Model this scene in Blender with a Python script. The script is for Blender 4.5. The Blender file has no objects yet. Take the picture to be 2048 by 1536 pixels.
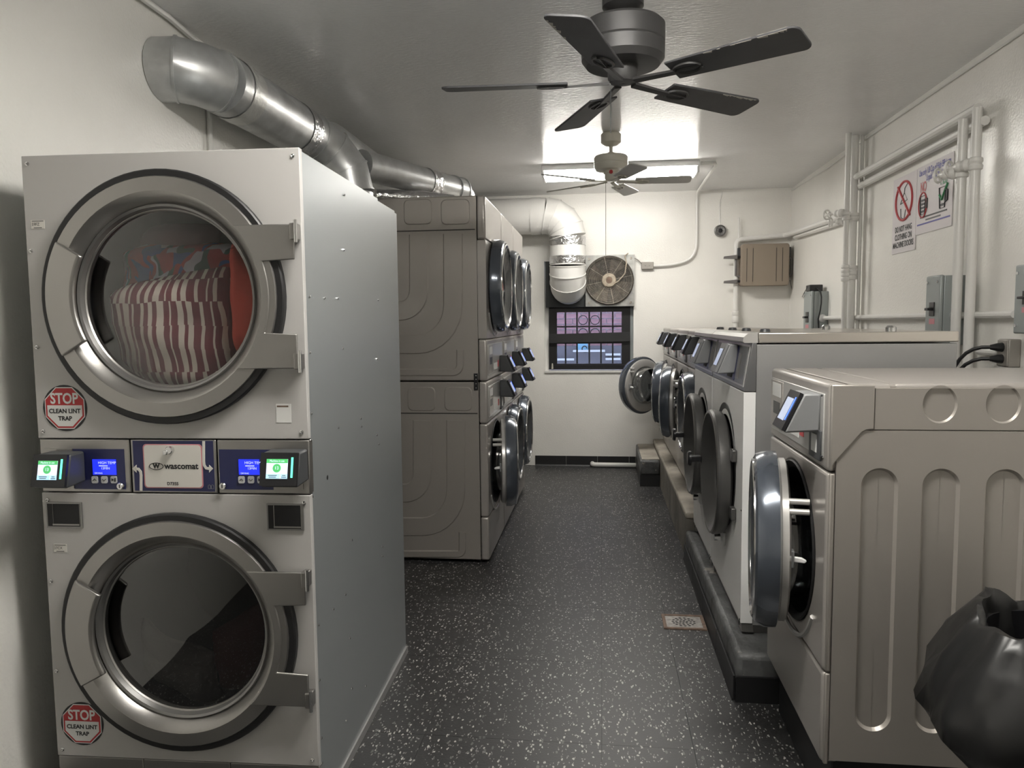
import bpy, bmesh, math, random
from mathutils import Vector, Matrix
PI = math.pi
random.seed(7)
SC = bpy.context.scene
COL = SC.collection
# ------------------------------------------------------------------ camera
F, EYE, ROLL = 1500.0, 1.42, 0.010
YAW, PITCH = 0.119189, 0.080627
def cam_axes():
    f = Vector((-math.sin(YAW)*math.cos(PITCH), math.cos(YAW)*math.cos(PITCH), -math.sin(PITCH)))
    r = Vector((math.cos(YAW), math.sin(YAW), 0)); u = r.cross(f)
    c, s = math.cos(ROLL), math.sin(ROLL)
    return c*r - s*u, s*r + c*u, f
CR, CU, CF = cam_axes()
CAMP = Vector((0, 0, EYE))
cd = bpy.data.cameras.new('camera'); cam = bpy.data.objects.new('camera', cd); COL.objects.link(cam)
cd.sensor_width = 36; cd.lens = F/2048*36; cd.clip_start = .02
cam.matrix_world = Matrix(((CR.x, CU.x, -CF.x, 0), (CR.y, CU.y, -CF.y, 0), (CR.z, CU.z, -CF.z, EYE), (0, 0, 0, 1)))
SC.camera = cam
# ------------------------------------------------------------------ world, exposure
W = bpy.data.worlds.new('world'); SC.world = W; W.use_nodes = True
W.node_tree.nodes['Background'].inputs[0].default_value = (.62, .72, .95, 1)
W.node_tree.nodes['Background'].inputs[1].default_value = 1.15
SC.view_settings.view_transform = 'Standard'; SC.view_settings.look = 'None'
SC.view_settings.gamma = 1; SC.view_settings.use_curve_mapping = False
SC.view_settings.exposure = 1.45
LAMP = 13.5        # emission of each fluorescent lens

def ray(px, py): return CF + (px-1024)/F*CR - (py-768)/F*CU
def at(px, py, X=None, Y=None, Z=None):
    d = ray(px, py)
    t = X/d.x if X is not None else Y/d.y if Y is not None else (Z-EYE)/d.z
    return CAMP + t*d
def hit(root, px, py, axis, val):
    """photo pixel -> local point on the plane (local axis = val) of a placed thing"""
    Mi = (Matrix.Translation(root.location) @ Matrix.Rotation(root.rotation_euler.z, 4, 'Z')).inverted()
    o = Mi @ CAMP; d = Mi.to_3x3() @ ray(px, py)
    return o + d*((val-o[axis])/d[axis])
# ------------------------------------------------------------------ materials
MATS = {}
def mat(name, col, rough=.5, metal=0., bump=0., bscale=200., var=0., vscale=6., emit=None, spec=.5, coat=0., bdist=.002, detail=3, aniso=None):
    m = bpy.data.materials.new(name); m.use_nodes = True; MATS[name] = m
    N, L = m.node_tree.nodes, m.node_tree.links; b = N['Principled BSDF']
    b.inputs['Base Color'].default_value = (*col, 1); b.inputs['Roughness'].default_value = rough
    b.inputs['Metallic'].default_value = metal; b.inputs['Specular IOR Level'].default_value = spec
    b.inputs['Coat Weight'].default_value = coat; b.inputs['Coat Roughness'].default_value = .08
    tc = N.new('ShaderNodeTexCoord')
    if var:
        n = N.new('ShaderNodeTexNoise'); n.inputs['Scale'].default_value = vscale; n.inputs['Detail'].default_value = 5
        mp = N.new('ShaderNodeMapRange'); mp.inputs[1].default_value = .3; mp.inputs[2].default_value = .7
        mp.inputs[3].default_value = 1-var; mp.inputs[4].default_value = 1+var*.5
        mx = N.new('ShaderNodeMixRGB'); mx.blend_type = 'MULTIPLY'; mx.inputs[0].default_value = 1; mx.inputs[1].default_value = (*col, 1)
        L.new(tc.outputs['Object'], n.inputs['Vector']); L.new(n.outputs['Fac'], mp.inputs[0]); L.new(mp.outputs[0], mx.inputs[2]); L.new(mx.outputs[0], b.inputs['Base Color'])
    if bump:
        n = N.new('ShaderNodeTexNoise'); n.inputs['Scale'].default_value = bscale; n.inputs['Detail'].default_value = detail
        bp = N.new('ShaderNodeBump'); bp.inputs['Strength'].default_value = bump; bp.inputs['Distance'].default_value = bdist
        if aniso:
            ma = N.new('ShaderNodeMapping'); ma.inputs['Scale'].default_value = aniso
            L.new(tc.outputs['Object'], ma.inputs[0]); L.new(ma.outputs[0], n.inputs['Vector'])
        else: L.new(tc.outputs['Object'], n.inputs['Vector'])
        L.new(n.outputs['Fac'], bp.inputs['Height']); L.new(bp.outputs[0], b.inputs['Normal'])
    if emit:
        b.inputs['Emission Color'].default_value = (*emit[0], 1); b.inputs['Emission Strength'].default_value = emit[1]
    return m
def glass_mat(name, tint, gloss=.1, rough=.02):
    m = bpy.data.materials.new(name); m.use_nodes = True; MATS[name] = m
    N, L = m.node_tree.nodes, m.node_tree.links; N.remove(N['Principled BSDF'])
    t = N.new('ShaderNodeBsdfTransparent'); t.inputs[0].default_value = (*tint, 1)
    g = N.new('ShaderNodeBsdfGlossy'); g.inputs['Roughness'].default_value = rough
    lw = N.new('ShaderNodeLayerWeight'); lw.inputs[0].default_value = .25
    mr = N.new('ShaderNodeMapRange'); mr.inputs[3].default_value = gloss; mr.inputs[4].default_value = .8
    mx = N.new('ShaderNodeMixShader')
    L.new(lw.outputs['Facing'], mr.inputs[0]); L.new(mr.outputs[0], mx.inputs[0]); L.new(t.outputs[0], mx.inputs[1]); L.new(g.outputs[0], mx.inputs[2])
    L.new(mx.outputs[0], N['Material Output'].inputs[0]); return m

mat('wall', (.87, .855, .81), .28, bump=.35, bscale=90, var=.04, vscale=2.5, bdist=.004)
mat('ceil', (.85, .85, .85), .22, bump=.5, bscale=38, var=.03, vscale=3, bdist=.004, detail=6, aniso=(.7, 2.2, 1))
mat('pipe_white', (.78, .77, .74), .3, bump=.3, bscale=60, bdist=.003)
mat('galv', (.60, .61, .61), .36, metal=.65, var=.2, vscale=9, bump=.15, bscale=30, bdist=.003)
mat('foil', (.75, .75, .76), .18, metal=1, bump=1, bscale=35, bdist=.01)
mat('tape', (.62, .62, .60), .35, metal=.5, bump=.4, bscale=40, bdist=.004)
mat('duct_white', (.76, .75, .72), .32, bump=.15, bscale=30, bdist=.003)
mat('white_panel', (.78, .77, .75), .38, bump=.05, bscale=400)
mat('dryer_white', (.47, .46, .445), .38, bump=.05, bscale=400)
mat('white_gloss', (.82, .82, .81), .3)
mat('steel', (.35, .34, .325), .32, metal=.9, bump=.03, bscale=300, aniso=(1, 1, 30))
mat('steel_dark', (.27, .265, .26), .35, metal=.8)
mat('grey_side', (.27, .29, .295), .35, metal=.35, bump=.03, bscale=300)
mat('black_rubber', (.012, .012, .013), .45)
mat('black_plastic', (.015, .015, .017), .3)
mat('black_void', (.006, .006, .007), .6)
mat('drum', (.12, .12, .125), .4, metal=.7)
mat('lg_taupe', (.37, .345, .315), .38, metal=.45, bump=.03, bscale=500)
mat('lg_front', (.42, .395, .37), .3, metal=.45)
mat('lg_dark', (.05, .055, .062), .22, coat=.6)
mat('lg_rim', (.10, .115, .14), .18, metal=.5, coat=.8)
mat('chrome', (.75, .75, .75), .12, metal=1)
mat('lg_inner', (.48, .47, .45), .3, metal=.3)
mat('lg_panel', (.52, .515, .50), .28, metal=.4)
mat('elx_side', (.36, .36, .355), .4, metal=.45)
mat('elx_lid', (.62, .58, .53), .22, metal=.8)
mat('elx_door', (.115, .113, .11), .36, metal=.6)
mat('elx_console', (.19, .19, .195), .3, metal=.5)
mat('navy', (.018, .022, .085), .35)
mat('reader_body', (.22, .225, .23), .4)
mat('reader_dark', (.055, .058, .062), .4)
mat('seam', (.03, .028, .026), .6)
mat('red', (.45, .02, .025), .4)
mat('sign_red', (.55, .08, .09), .5)
mat('ink', (.012, .012, .014), .5)
mat('ink_grey', (.10, .10, .10), .5)
mat('ink_blue', (.10, .09, .38), .5)
mat('ink_green', (.06, .28, .12), .5)
mat('paper', (.74, .70, .71), .5)
mat('paper_white', (.72, .72, .70), .5)
mat('label_cream', (.70, .68, .63), .4)
mat('pink', (.62, .25, .28), .4)
mat('screen_blue', (.01, .02, .3), .3, emit=((.015, .03, .9), .45))
mat('screen_white', (.6, .65, .75), .3, emit=((.62, .72, .95), .42))
mat('screen_green', (.05, .35, .1), .3, emit=((.08, .42, .12), .4))
mat('screen_pale', (.4, .6, .75), .3, emit=((.35, .6, .8), .4))
mat('screen_dim', (.3, .32, .36), .25, emit=((.5, .58, .8), .22))
mat('led_green', (.1, .8, .4), .3, emit=((.1, .9, .45), .8))
mat('led_blue', (.1, .2, .8), .3, emit=((.08, .2, 1), .5))
mat('screen_text', (.5, .55, .95), .4, emit=((.45, .5, 1), .5))
mat('key', (.55, .56, .56), .4)
mat('concrete', (.40, .365, .31), .75, bump=.8, bscale=25, var=.35, vscale=5, bdist=.01, detail=6)
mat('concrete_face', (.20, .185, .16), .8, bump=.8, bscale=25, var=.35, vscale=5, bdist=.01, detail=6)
mat('concrete_dark', (.11, .113, .113), .45, bump=1, bscale=14, var=.45, vscale=7, bdist=.014, detail=7)
mat('fan_dark', (.045, .044, .044), .42, bump=.05)
mat('fan_blade', (.06, .06, .064), .5, var=.15, vscale=12)
mat('fan_chip', (.42, .40, .37), .6)
mat('fan_cream', (.60, .58, .50), .35)
mat('fan_white', (.50, .49, .46), .4)
mat('grille_rust', (.42, .385, .33), .5, metal=.5, var=.5, vscale=30)
mat('fan_iron', (.06, .05, .04), .6, var=.4, vscale=30)
mat('motor_tan', (.42, .36, .28), .6, var=.3, vscale=40)
mat('galv_plate', (.42, .42, .40), .4, metal=.5, var=.35, vscale=14)
mat('board_dark', (.045, .05, .052), .55, var=.2)
mat('win_black', (.014, .014, .015), .4)
mat('win_board', (.025, .025, .027), .55, var=.2)
mat('electrical_grey', (.33, .36, .355), .4, metal=.2)
mat('case_brown', (.28, .23, .18), .6, bump=.1, bscale=600)
mat('antenna_grey', (.16, .15, .145), .5)
mat('outlet', (.33, .31, .28), .45, metal=.3)
mat('bag', (.014, .014, .014), .36, bump=.5, bscale=6, bdist=.03, detail=2)
mat('rust', (.20, .135, .10), .65, metal=.2, var=.4, vscale=40)
mat('drain', (.36, .34, .32), .5, metal=.5, var=.35, vscale=40)
mat('brick', (.50, .27, .29), .85, var=.35, vscale=9, bump=.4, bscale=60)
mat('mortar', (.8, .76, .80), .9)
mat('iron', (.012, .012, .014), .5)
mat('pale_blue', (.25, .50, .68), .5)
mat('ext_grey', (.16, .15, .17), .8)
mat('lens', (.9, .9, .9), .4, emit=((1, .965, .90), LAMP))
mat('lens_bright', (.9, .9, .9), .4, emit=((1, .965, .90), LAMP*1.6))
mat('floor_base', (.02, .02, .021), .7)
glass_mat('dryer_glass', (.80, .80, .82), .05)
glass_mat('smoke_glass', (.30, .30, .32), .06)
glass_mat('lg_glass', (.25, .26, .28), .10)
glass_mat('pane', (.85, .88, .92), .06)
glass_mat('inner_glass', (.55, .56, .55), .18)

def floor_mat():
    m = mat('floor_rubber', (.03, .03, .031), .42); N, L = m.node_tree.nodes, m.node_tree.links; b = N['Principled BSDF']
    tc = N.new('ShaderNodeTexCoord'); geo = N.new('ShaderNodeNewGeometry')
    cur = None
    for k, (sc, th, colr) in enumerate(((105, .085, (.40, .39, .37, 1)), (170, .10, (.24, .235, .23, 1)), (75, .05, (.11, .11, .108, 1)))):
        mp = N.new('ShaderNodeMapping'); mp.inputs['Rotation'].default_value = (0, 0, .6+k*1.1); mp.inputs['Scale'].default_value = (1, .5, 1); mp.inputs['Location'].default_value = (k*3.3, k, 0)
        ns = N.new('ShaderNodeTexNoise'); ns.inputs['Scale'].default_value = sc*.8
        ad = N.new('ShaderNodeVectorMath'); ad.operation = 'MULTIPLY_ADD'; ad.inputs[1].default_value = (.012,)*3
        v = N.new('ShaderNodeTexVoronoi'); v.inputs['Scale'].default_value = sc; v.voronoi_dimensions = '2D'
        L.new(geo.outputs['Position'], mp.inputs[0]); L.new(mp.outputs[0], ns.inputs['Vector']); L.new(ns.outputs['Color'], ad.inputs[0]); L.new(mp.outputs[0], ad.inputs[2]); L.new(ad.outputs[0], v.inputs['Vector'])
        sp = N.new('ShaderNodeSeparateColor'); L.new(v.outputs['Color'], sp.inputs[0])
        c1 = N.new('ShaderNodeMath'); c1.operation = 'LESS_THAN'; c1.inputs[1].default_value = th; L.new(sp.outputs[0], c1.inputs[0])
        c2 = N.new('ShaderNodeMath'); c2.operation = 'LESS_THAN'; c2.inputs[1].default_value = .33; L.new(v.outputs['Distance'], c2.inputs[0])
        mu = N.new('ShaderNodeMath'); mu.operation = 'MULTIPLY'; L.new(c1.outputs[0], mu.inputs[0]); L.new(c2.outputs[0], mu.inputs[1])
        mx = N.new('ShaderNodeMixRGB'); mx.inputs[2].default_value = colr; L.new(mu.outputs[0], mx.inputs[0])
        if cur: L.new(cur.outputs[0], mx.inputs[1])
        else: mx.inputs[1].default_value = (.030, .030, .031, 1)
        cur = mx
    L.new(cur.outputs[0], b.inputs['Base Color'])
    n = N.new('ShaderNodeTexNoise'); n.inputs['Scale'].default_value = 120; bp = N.new('ShaderNodeBump'); bp.inputs['Strength'].default_value = .25; bp.inputs['Distance'].default_value = .002
    L.new(geo.outputs['Position'], n.inputs['Vector']); L.new(n.outputs['Fac'], bp.inputs['Height']); L.new(bp.outputs[0], b.inputs['Normal'])
floor_mat()

def chips(name, col, scale, lo):
    m = MATS[name]; N, L = m.node_tree.nodes, m.node_tree.links; b = N['Principled BSDF']; src = b.inputs['Base Color'].links[0].from_socket
    tc = N.new('ShaderNodeTexCoord'); n = N.new('ShaderNodeTexNoise'); n.inputs['Scale'].default_value = scale; n.inputs['Detail'].default_value = 9; n.inputs['Roughness'].default_value = .7
    r = N.new('ShaderNodeMapRange'); r.inputs[1].default_value = lo; r.inputs[2].default_value = lo+.03
    mx = N.new('ShaderNodeMixRGB'); mx.inputs[2].default_value = (*col, 1)
    L.new(tc.outputs['Object'], n.inputs['Vector']); L.new(n.outputs['Fac'], r.inputs[0]); L.new(r.outputs[0], mx.inputs[0]); L.new(src, mx.inputs[1]); L.new(mx.outputs[0], b.inputs['Base Color'])
chips('concrete_dark', (.36, .34, .30), 6, .60)
def stripe_mat(name, a, c, sx, sz, thresh, warp=.012, third=None):
    """woven textile: rows of irregular vertical dashes"""
    m = mat(name, a, .9); N, L = m.node_tree.nodes, m.node_tree.links; b = N['Principled BSDF']
    tc = N.new('ShaderNodeTexCoord'); ns = N.new('ShaderNodeTexNoise'); ns.inputs['Scale'].default_value = 9
    ad = N.new('ShaderNodeVectorMath'); ad.operation = 'MULTIPLY_ADD'; ad.inputs[1].default_value = (warp*3,)*3
    L.new(tc.outputs['Object'], ns.inputs['Vector']); L.new(ns.outputs['Color'], ad.inputs[0]); L.new(tc.outputs['Object'], ad.inputs[2])
    sp = N.new('ShaderNodeSeparateXYZ'); L.new(ad.outputs[0], sp.inputs[0])
    def fl(out, s):
        q = N.new('ShaderNodeMath'); q.operation = 'MULTIPLY'; q.inputs[1].default_value = s; L.new(out, q.inputs[0])
        r = N.new('ShaderNodeMath'); r.operation = 'FLOOR'; L.new(q.outputs[0], r.inputs[0]); return r
    fz = fl(sp.outputs[2], sz)
    wn = N.new('ShaderNodeTexWhiteNoise'); wn.noise_dimensions = '1D'; L.new(fz.outputs[0], wn.inputs['W'])
    ma = N.new('ShaderNodeMath'); ma.operation = 'MULTIPLY_ADD'; ma.inputs[1].default_value = sx; L.new(sp.outputs[0], ma.inputs[0]); L.new(wn.outputs['Value'], ma.inputs[2])
    n2 = N.new('ShaderNodeTexNoise'); n2.noise_dimensions = '1D'; n2.inputs['Scale'].default_value = .9; L.new(ma.outputs[0], n2.inputs['W'])
    m2 = N.new('ShaderNodeMath'); m2.operation = 'MULTIPLY_ADD'; m2.inputs[1].default_value = 1.6; L.new(n2.outputs['Fac'], m2.inputs[0]); L.new(ma.outputs[0], m2.inputs[2])
    fr = N.new('ShaderNodeMath'); fr.operation = 'FRACT'; L.new(m2.outputs[0], fr.inputs[0])
    rp = N.new('ShaderNodeValToRGB'); rp.color_ramp.interpolation = 'CONSTANT'
    rp.color_ramp.elements[0].color = (*a, 1); rp.color_ramp.elements[1].position = thresh; rp.color_ramp.elements[1].color = (*c, 1)
    if third:
        for pos, cc in third: e = rp.color_ramp.elements.new(pos); e.color = (*cc, 1)
    L.new(fr.outputs[0], rp.inputs[0]); L.new(rp.outputs[0], b.inputs['Base Color'])
stripe_mat('cloth_stripe', (.15, .012, .025), (.66, .58, .48), 36, 15, .56, warp=.006)
stripe_mat('cloth_pattern', (.34, .03, .03), (.04, .07, .25), 7, 22, .38, warp=.06, third=((.55, (.30, .03, .03)), (.72, (.45, .42, .46)), (.84, (.03, .07, .05))))
mat('cloth_red', (.70, .11, .07), .9, bump=.3, bscale=20, bdist=.01)
mat('cloth_pale', (.42, .39, .34), .95, bump=.4, bscale=14, bdist=.02)
mat('cloth_dark', (.16, .05, .045), .95)

# ------------------------------------------------------------------ mesh builder
class MB:
    def __init__(s, m=None): s.v, s.f, s.m = [], [], m
    def add(s, vs, fs):
        o = len(s.v); s.v += [(s.m(*p) if s.m else tuple(p)) for p in vs]; s.f += [tuple(i+o for i in q) for q in fs]; return s
    def box(s, x0, x1, y0, y1, z0, z1, front=True):
        fs = [(0, 3, 2, 1), (4, 5, 6, 7), (1, 2, 6, 5), (2, 3, 7, 6), (3, 0, 4, 7)]
        if front: fs.append((0, 1, 5, 4))
        return s.add([(x0, y0, z0), (x1, y0, z0), (x1, y1, z0), (x0, y1, z0), (x0, y0, z1), (x1, y0, z1), (x1, y1, z1), (x0, y1, z1)], fs)
    def prism(s, poly, h0, h1, ax='y', poly2=None):
        """poly of 2D points: ax y -> (x,z); ax x -> (y,z); ax z -> (x,y)"""
        def P(p, h): return (p[0], h, p[1]) if ax == 'y' else (h, p[0], p[1]) if ax == 'x' else (p[0], p[1], h)
        n = len(poly); q = poly2 or poly
        return s.add([P(p, h0) for p in poly]+[P(p, h1) for p in q], [tuple(range(n)), tuple(range(2*n-1, n-1, -1))]+[(i, (i+1) % n, n+(i+1) % n, n+i) for i in range(n)])
    def lathe(s, prof, c=(0, 0, 0), ax='y', seg=40, a0=0, a1=2*PI, closed=False, caps=False):
        full = abs(a1-a0-2*PI) < 1e-6; n = seg if full else seg+1; vs = []
        for r, h in prof:
            for i in range(n):
                a = a0+(a1-a0)*i/seg; u, w = r*math.cos(a), r*math.sin(a)
                p = (u, h, w) if ax == 'y' else (h, u, w) if ax == 'x' else (u, w, h)
                vs.append((p[0]+c[0], p[1]+c[1], p[2]+c[2]))
        fs = []; K = len(prof); rng = K if closed else K-1
        for k in range(rng):
            for i in range(seg):
                j = (i+1) % n if full else i+1; k2 = (k+1) % K
                fs.append((k*n+i, k*n+j, k2*n+j, k2*n+i))
        if caps and full: fs += [tuple(range(n)), tuple((K-1)*n+i for i in range(n))]
        if closed and not full: fs += [tuple(k*n for k in range(K)), tuple(k*n+seg for k in range(K))]
        return s.add(vs, fs)
    def cyl(s, p0, p1, r0, r1=None, seg=16): return s.tube([p0, p1], r0, seg, radii=[r0, r0 if r1 is None else r1])
    def tube(s, pts, r, seg=10, radii=None, caps=True, loop=False):
        P = [Vector(p) for p in pts]; n = len(P); T = []
        for i in range(n):
            a = P[(i-1) % n] if (i or loop) else P[i]; b = P[(i+1) % n] if (i < n-1 or loop) else P[i]
            T.append((b-a).normalized())
        up = Vector((0, 0, 1)) if abs(T[0].z) < .9 else Vector((1, 0, 0))
        nrm = (up - T[0]*up.dot(T[0])).normalized(); vs = []
        for i in range(n):
            nrm = (nrm - T[i]*nrm.dot(T[i])).normalized(); bi = T[i].cross(nrm); rr = radii[i] if radii else r
            for k in range(seg):
                a = 2*PI*k/seg; vs.append(tuple(P[i]+rr*(math.cos(a)*nrm+math.sin(a)*bi)))
        fs = []
        for i in range(n if loop else n-1):
            j = (i+1) % n
            for k in range(seg): fs.append((i*seg+k, i*seg+(k+1) % seg, j*seg+(k+1) % seg, j*seg+k))
        if caps and not loop: fs += [tuple(range(seg))[::-1], tuple((n-1)*seg+k for k in range(seg))]
        return s.add(vs, fs)
    def plate_hole(s, u0, u1, v0, v1, hole, w0, w1, floor=None, inset=0.):
        """rectangular plate u,v with a convex hole; w0 back, w1 face; optional recessed floor at depth floor. maps (u,v,w)"""
        cu = sum(p[0] for p in hole)/len(hole); cv = sum(p[1] for p in hole)/len(hole)
        ang = [math.atan2(p[1]-cv, p[0]-cu) for p in hole]+[math.atan2(v-cv, u-cu) for u in (u0, u1) for v in (v0, v1)]
        ang = sorted(set(round(a, 6) for a in ang)); inn, out = [], []
        for a in ang:
            dx, dy = math.cos(a), math.sin(a); best = None
            for i in range(len(hole)):
                p, q = hole[i], hole[(i+1) % len(hole)]; ex, ey = q[0]-p[0], q[1]-p[1]; den = dx*ey-dy*ex
                if abs(den) < 1e-12: continue
                t = ((p[0]-cu)*ey-(p[1]-cv)*ex)/den; k = ((p[0]-cu)*dy-(p[1]-cv)*dx)/den
                if t > 0 and -1e-6 <= k <= 1+1e-6: best = t if best is None else max(best, t)
            t2 = min([(u1-cu)/dx if dx > 1e-9 else (u0-cu)/dx if dx < -1e-9 else 1e9, (v1-cv)/dy if dy > 1e-9 else (v0-cv)/dy if dy < -1e-9 else 1e9])
            inn.append((cu+dx*best, cv+dy*best)); out.append((cu+dx*t2, cv+dy*t2))
        n = len(ang); vs = [(*p, w1) for p in out]+[(*p, w1) for p in inn]+[(*p, w0) for p in out]
        fs = [(i, (i+1) % n, n+(i+1) % n, n+i) for i in range(n)]+[(i, (i+1) % n, 2*n+(i+1) % n, 2*n+i) for i in range(n)]
        bw = w0 if floor is None else floor
        m_ = len(inn); ins = []
        for i in range(m_):
            a_, b_ = inn[i-1], inn[(i+1) % m_]; dx, dy = b_[0]-a_[0], b_[1]-a_[1]; l_ = math.hypot(dx, dy) or 1
            ins.append((inn[i][0]-dy/l_*inset, inn[i][1]+dx/l_*inset))
        vs += [(*p, bw) for p in ins]
        fs += [(n+i, n+(i+1) % n, 3*n+(i+1) % n, 3*n+i) for i in range(n)]
        if floor is not None:
            vs.append((cu, cv, bw)); fs += [(3*n+i, 3*n+(i+1) % n, 4*n) for i in range(n)]
        else: fs += [(2*n+i, 2*n+(i+1) % n, 3*n+(i+1) % n, 3*n+i) for i in range(n)]
        return s.add(vs, fs)
    def strip(s, path, width, h, bev=.005):
        """raised band along a 2D path, in (u,v,w) space"""
        n = len(path); Lf, Rt = [], []
        for i in range(n):
            a = path[max(i-1, 0)]; b = path[min(i+1, n-1)]; dx, dy = b[0]-a[0], b[1]-a[1]; l = math.hypot(dx, dy); nx, ny = -dy/l, dx/l
            Lf.append((path[i], nx, ny))
        vs = []
        for (p, nx, ny) in Lf:
            for off, w in ((-width/2, 0), (-width/2+bev, h), (width/2-bev, h), (width/2, 0)): vs.append((p[0]+nx*off, p[1]+ny*off, w))
        fs = []
        for i in range(n-1):
            for k in range(3): fs.append((4*i+k, 4*i+k+1, 4*i+5+k, 4*i+4+k))
        fs += [(0, 1, 2, 3), (4*n-4, 4*n-3, 4*n-2, 4*n-1)]
        return s.add(vs, fs)
    def mesh(s, name, m, ang=32):
        me = bpy.data.meshes.new(name); me.from_pydata(s.v, [], s.f)
        bm = bmesh.new(); bm.from_mesh(me); bmesh.ops.remove_doubles(bm, verts=bm.verts, dist=1e-6)
        bmesh.ops.recalc_face_normals(bm, faces=bm.faces); bm.to_mesh(me); bm.free()
        me.polygons.foreach_set('use_smooth', [True]*len(me.polygons)); me.set_sharp_from_angle(angle=math.radians(ang))
        me.materials.append(MATS[m]); return me
    def build(s, name, m, parent=None, loc=None, rot=None, bevel=0, seg=2, ang=32, label=None):
        o = bpy.data.objects.new(name, s.mesh(name, m, ang)); COL.objects.link(o); o.parent = parent
        if loc: o.location = loc
        if rot: o.rotation_euler = rot
        if bevel:
            b = o.modifiers.new('bevel', 'BEVEL'); b.width = bevel; b.segments = seg; b.limit_method = 'ANGLE'; b.angle_limit = math.radians(40); b.harden_normals = False
        if label: o['label'] = label
        return o
def tag(o, label, cat=None, group=None, kind=None):
    o['label'] = label
    if cat: o['category'] = cat
    if group: o['group'] = group
    if kind: o['kind'] = kind
    return o
def struct(o, label=None):
    o['kind'] = 'structure'
    if label: o['label'] = label
    return o
def thing(name, label, cat, loc=(0, 0, 0), rz=0, group=None):
    o = bpy.data.objects.new(name, None); COL.objects.link(o); o.location = loc; o.rotation_euler = (0, 0, rz); o.empty_display_size = .05
    return tag(o, label, cat, group)
def circ(cx, cy, r, n=40, a0=0, a1=2*PI, ry=None):
    full = abs(a1-a0-2*PI) < 1e-6; k = n if full else n+1
    return [(cx+r*math.cos(a0+(a1-a0)*i/n), cy+(ry or r)*math.sin(a0+(a1-a0)*i/n)) for i in range(k)]
def rrect(x0, x1, z0, z1, r, n=5):
    P = []
    for cx, cz, a in ((x1-r, z1-r, 0), (x0+r, z1-r, PI/2), (x0+r, z0+r, PI), (x1-r, z0+r, 1.5*PI)):
        P += [(cx+r*math.cos(a+PI/2*i/n), cz+r*math.sin(a+PI/2*i/n)) for i in range(n+1)]
    return P
def stadium(cx, z0, z1, r, n=10): return rrect(cx-r, cx+r, z0, z1, r*.999, n)
def arc3(p0, p1, p2, n=6):
    """quadratic bend p0-p1-p2"""
    a, b, c = Vector(p0), Vector(p1), Vector(p2)
    return [tuple((1-t)**2*a+2*t*(1-t)*b+t*t*c) for t in [i/n for i in range(n+1)]]
def route(pts, r=.05, n=6):
    """polyline with rounded corners"""
    P = [Vector(p) for p in pts]; out = [tuple(P[0])]
    for i in range(1, len(P)-1):
        a = P[i]+(P[i-1]-P[i]).normalized()*min(r, (P[i-1]-P[i]).length*.45); b = P[i]+(P[i+1]-P[i]).normalized()*min(r, (P[i+1]-P[i]).length*.45)
        out += arc3(a, P[i], b, n)
    return out+[tuple(P[-1])]
FR = (PI/2, 0, 0)          # text facing local -y
def text(body, size, m, parent, loc, rot=FR, bold=0., align='CENTER', sx=1., name='lettering', fit=None):
    c = bpy.data.curves.new(name, 'FONT'); c.body = body; c.size = size; c.align_x = align; c.align_y = 'CENTER'; c.offset = bold; c.resolution_u = 3; c.space_line = .95
    t = bpy.data.objects.new('tmp', c); COL.objects.link(t)
    me = bpy.data.meshes.new_from_object(t); bpy.data.objects.remove(t); bpy.data.curves.remove(c)
    me.name = name; me.materials.clear(); me.materials.append(MATS[m])
    o = bpy.data.objects.new(name, me); COL.objects.link(o); o.parent = parent; o.location = loc; o.rotation_euler = rot; o.scale = (sx, 1, 1)
    if fit:
        xs_ = [v.co.x for v in me.vertices]; o.scale.x = fit/(max(xs_)-min(xs_))
    return o

# ================================================================== THE ROOM
XL, XR, YB, YF, ZC = -1.73, 1.77, 7.40, -2.2, 2.66
fl = struct(MB().box(XL-.2, XR+.2, YF-.2, YB+.2, -.15, -.006).build('floor', 'floor_base'))
XT = [XL, -1.22, -.61, 0., .305, .915, 1.525, XR]
ys = at(1100, 1322, Z=0).y; YT = [YF]+[y for y in [ys+.61*k for k in range(-20, 20)] if YF+.02 < y < YB-.02]+[YB]
for a, b in zip(XT[:-1], XT[1:]):
    for c, d in zip(YT[:-1], YT[1:]): MB().box(a+.0006, b-.0006, c+.0006, d-.0006, -.006, 0).build('floor_tile', 'floor_rubber', fl)
struct(MB().box(XL-.2, XR+.2, YF-.2, YB+.2, ZC, ZC+.15).build('ceiling', 'ceil'))
struct(MB().box(XL-.2, XL, YF-.2, YB+.2, 0, ZC).build('wall_left', 'wall'))
struct(MB().box(XR, XR+.2, YF-.2, YB+.2, 0, ZC).build('wall_right', 'wall'))
struct(MB().box(XL, XR, YF-.2, YF, 0, ZC).build('wall_front', 'wall'))
# back wall with the window opening
wl, wr = at(1089, 620, Y=YB).x, at(1267, 620, Y=YB).x
wt, wb = at(1180, 521, Y=YB).z, at(1180, 741, Y=YB).z
wbm = MB(lambda u, v, w: (u, YB-w, v))
wbm.plate_hole(XL, XR, 0, ZC, [(wl, wb), (wr, wb), (wr, wt), (wl, wt)], -.22, 0)
struct(wbm.build('wall_back', 'wall'))
# back baseboard, black rubber cove base in lengths
bb = struct(MB().box(XL, .33, YB-.008, YB, 0, .002).build('baseboard_back', 'black_rubber'))
x = -.66
while x < .33:
    x2 = min(x+.31, .331)
    MB().prism([(YB-.007, 0), (YB-.001, 0), (YB-.001, .10), (YB-.006, .10), (YB-.006, .012), (YB-.014, .0)], x+.001, x2-.001, 'x').build('base_strip', 'black_rubber', bb)
    x = x2
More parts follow.
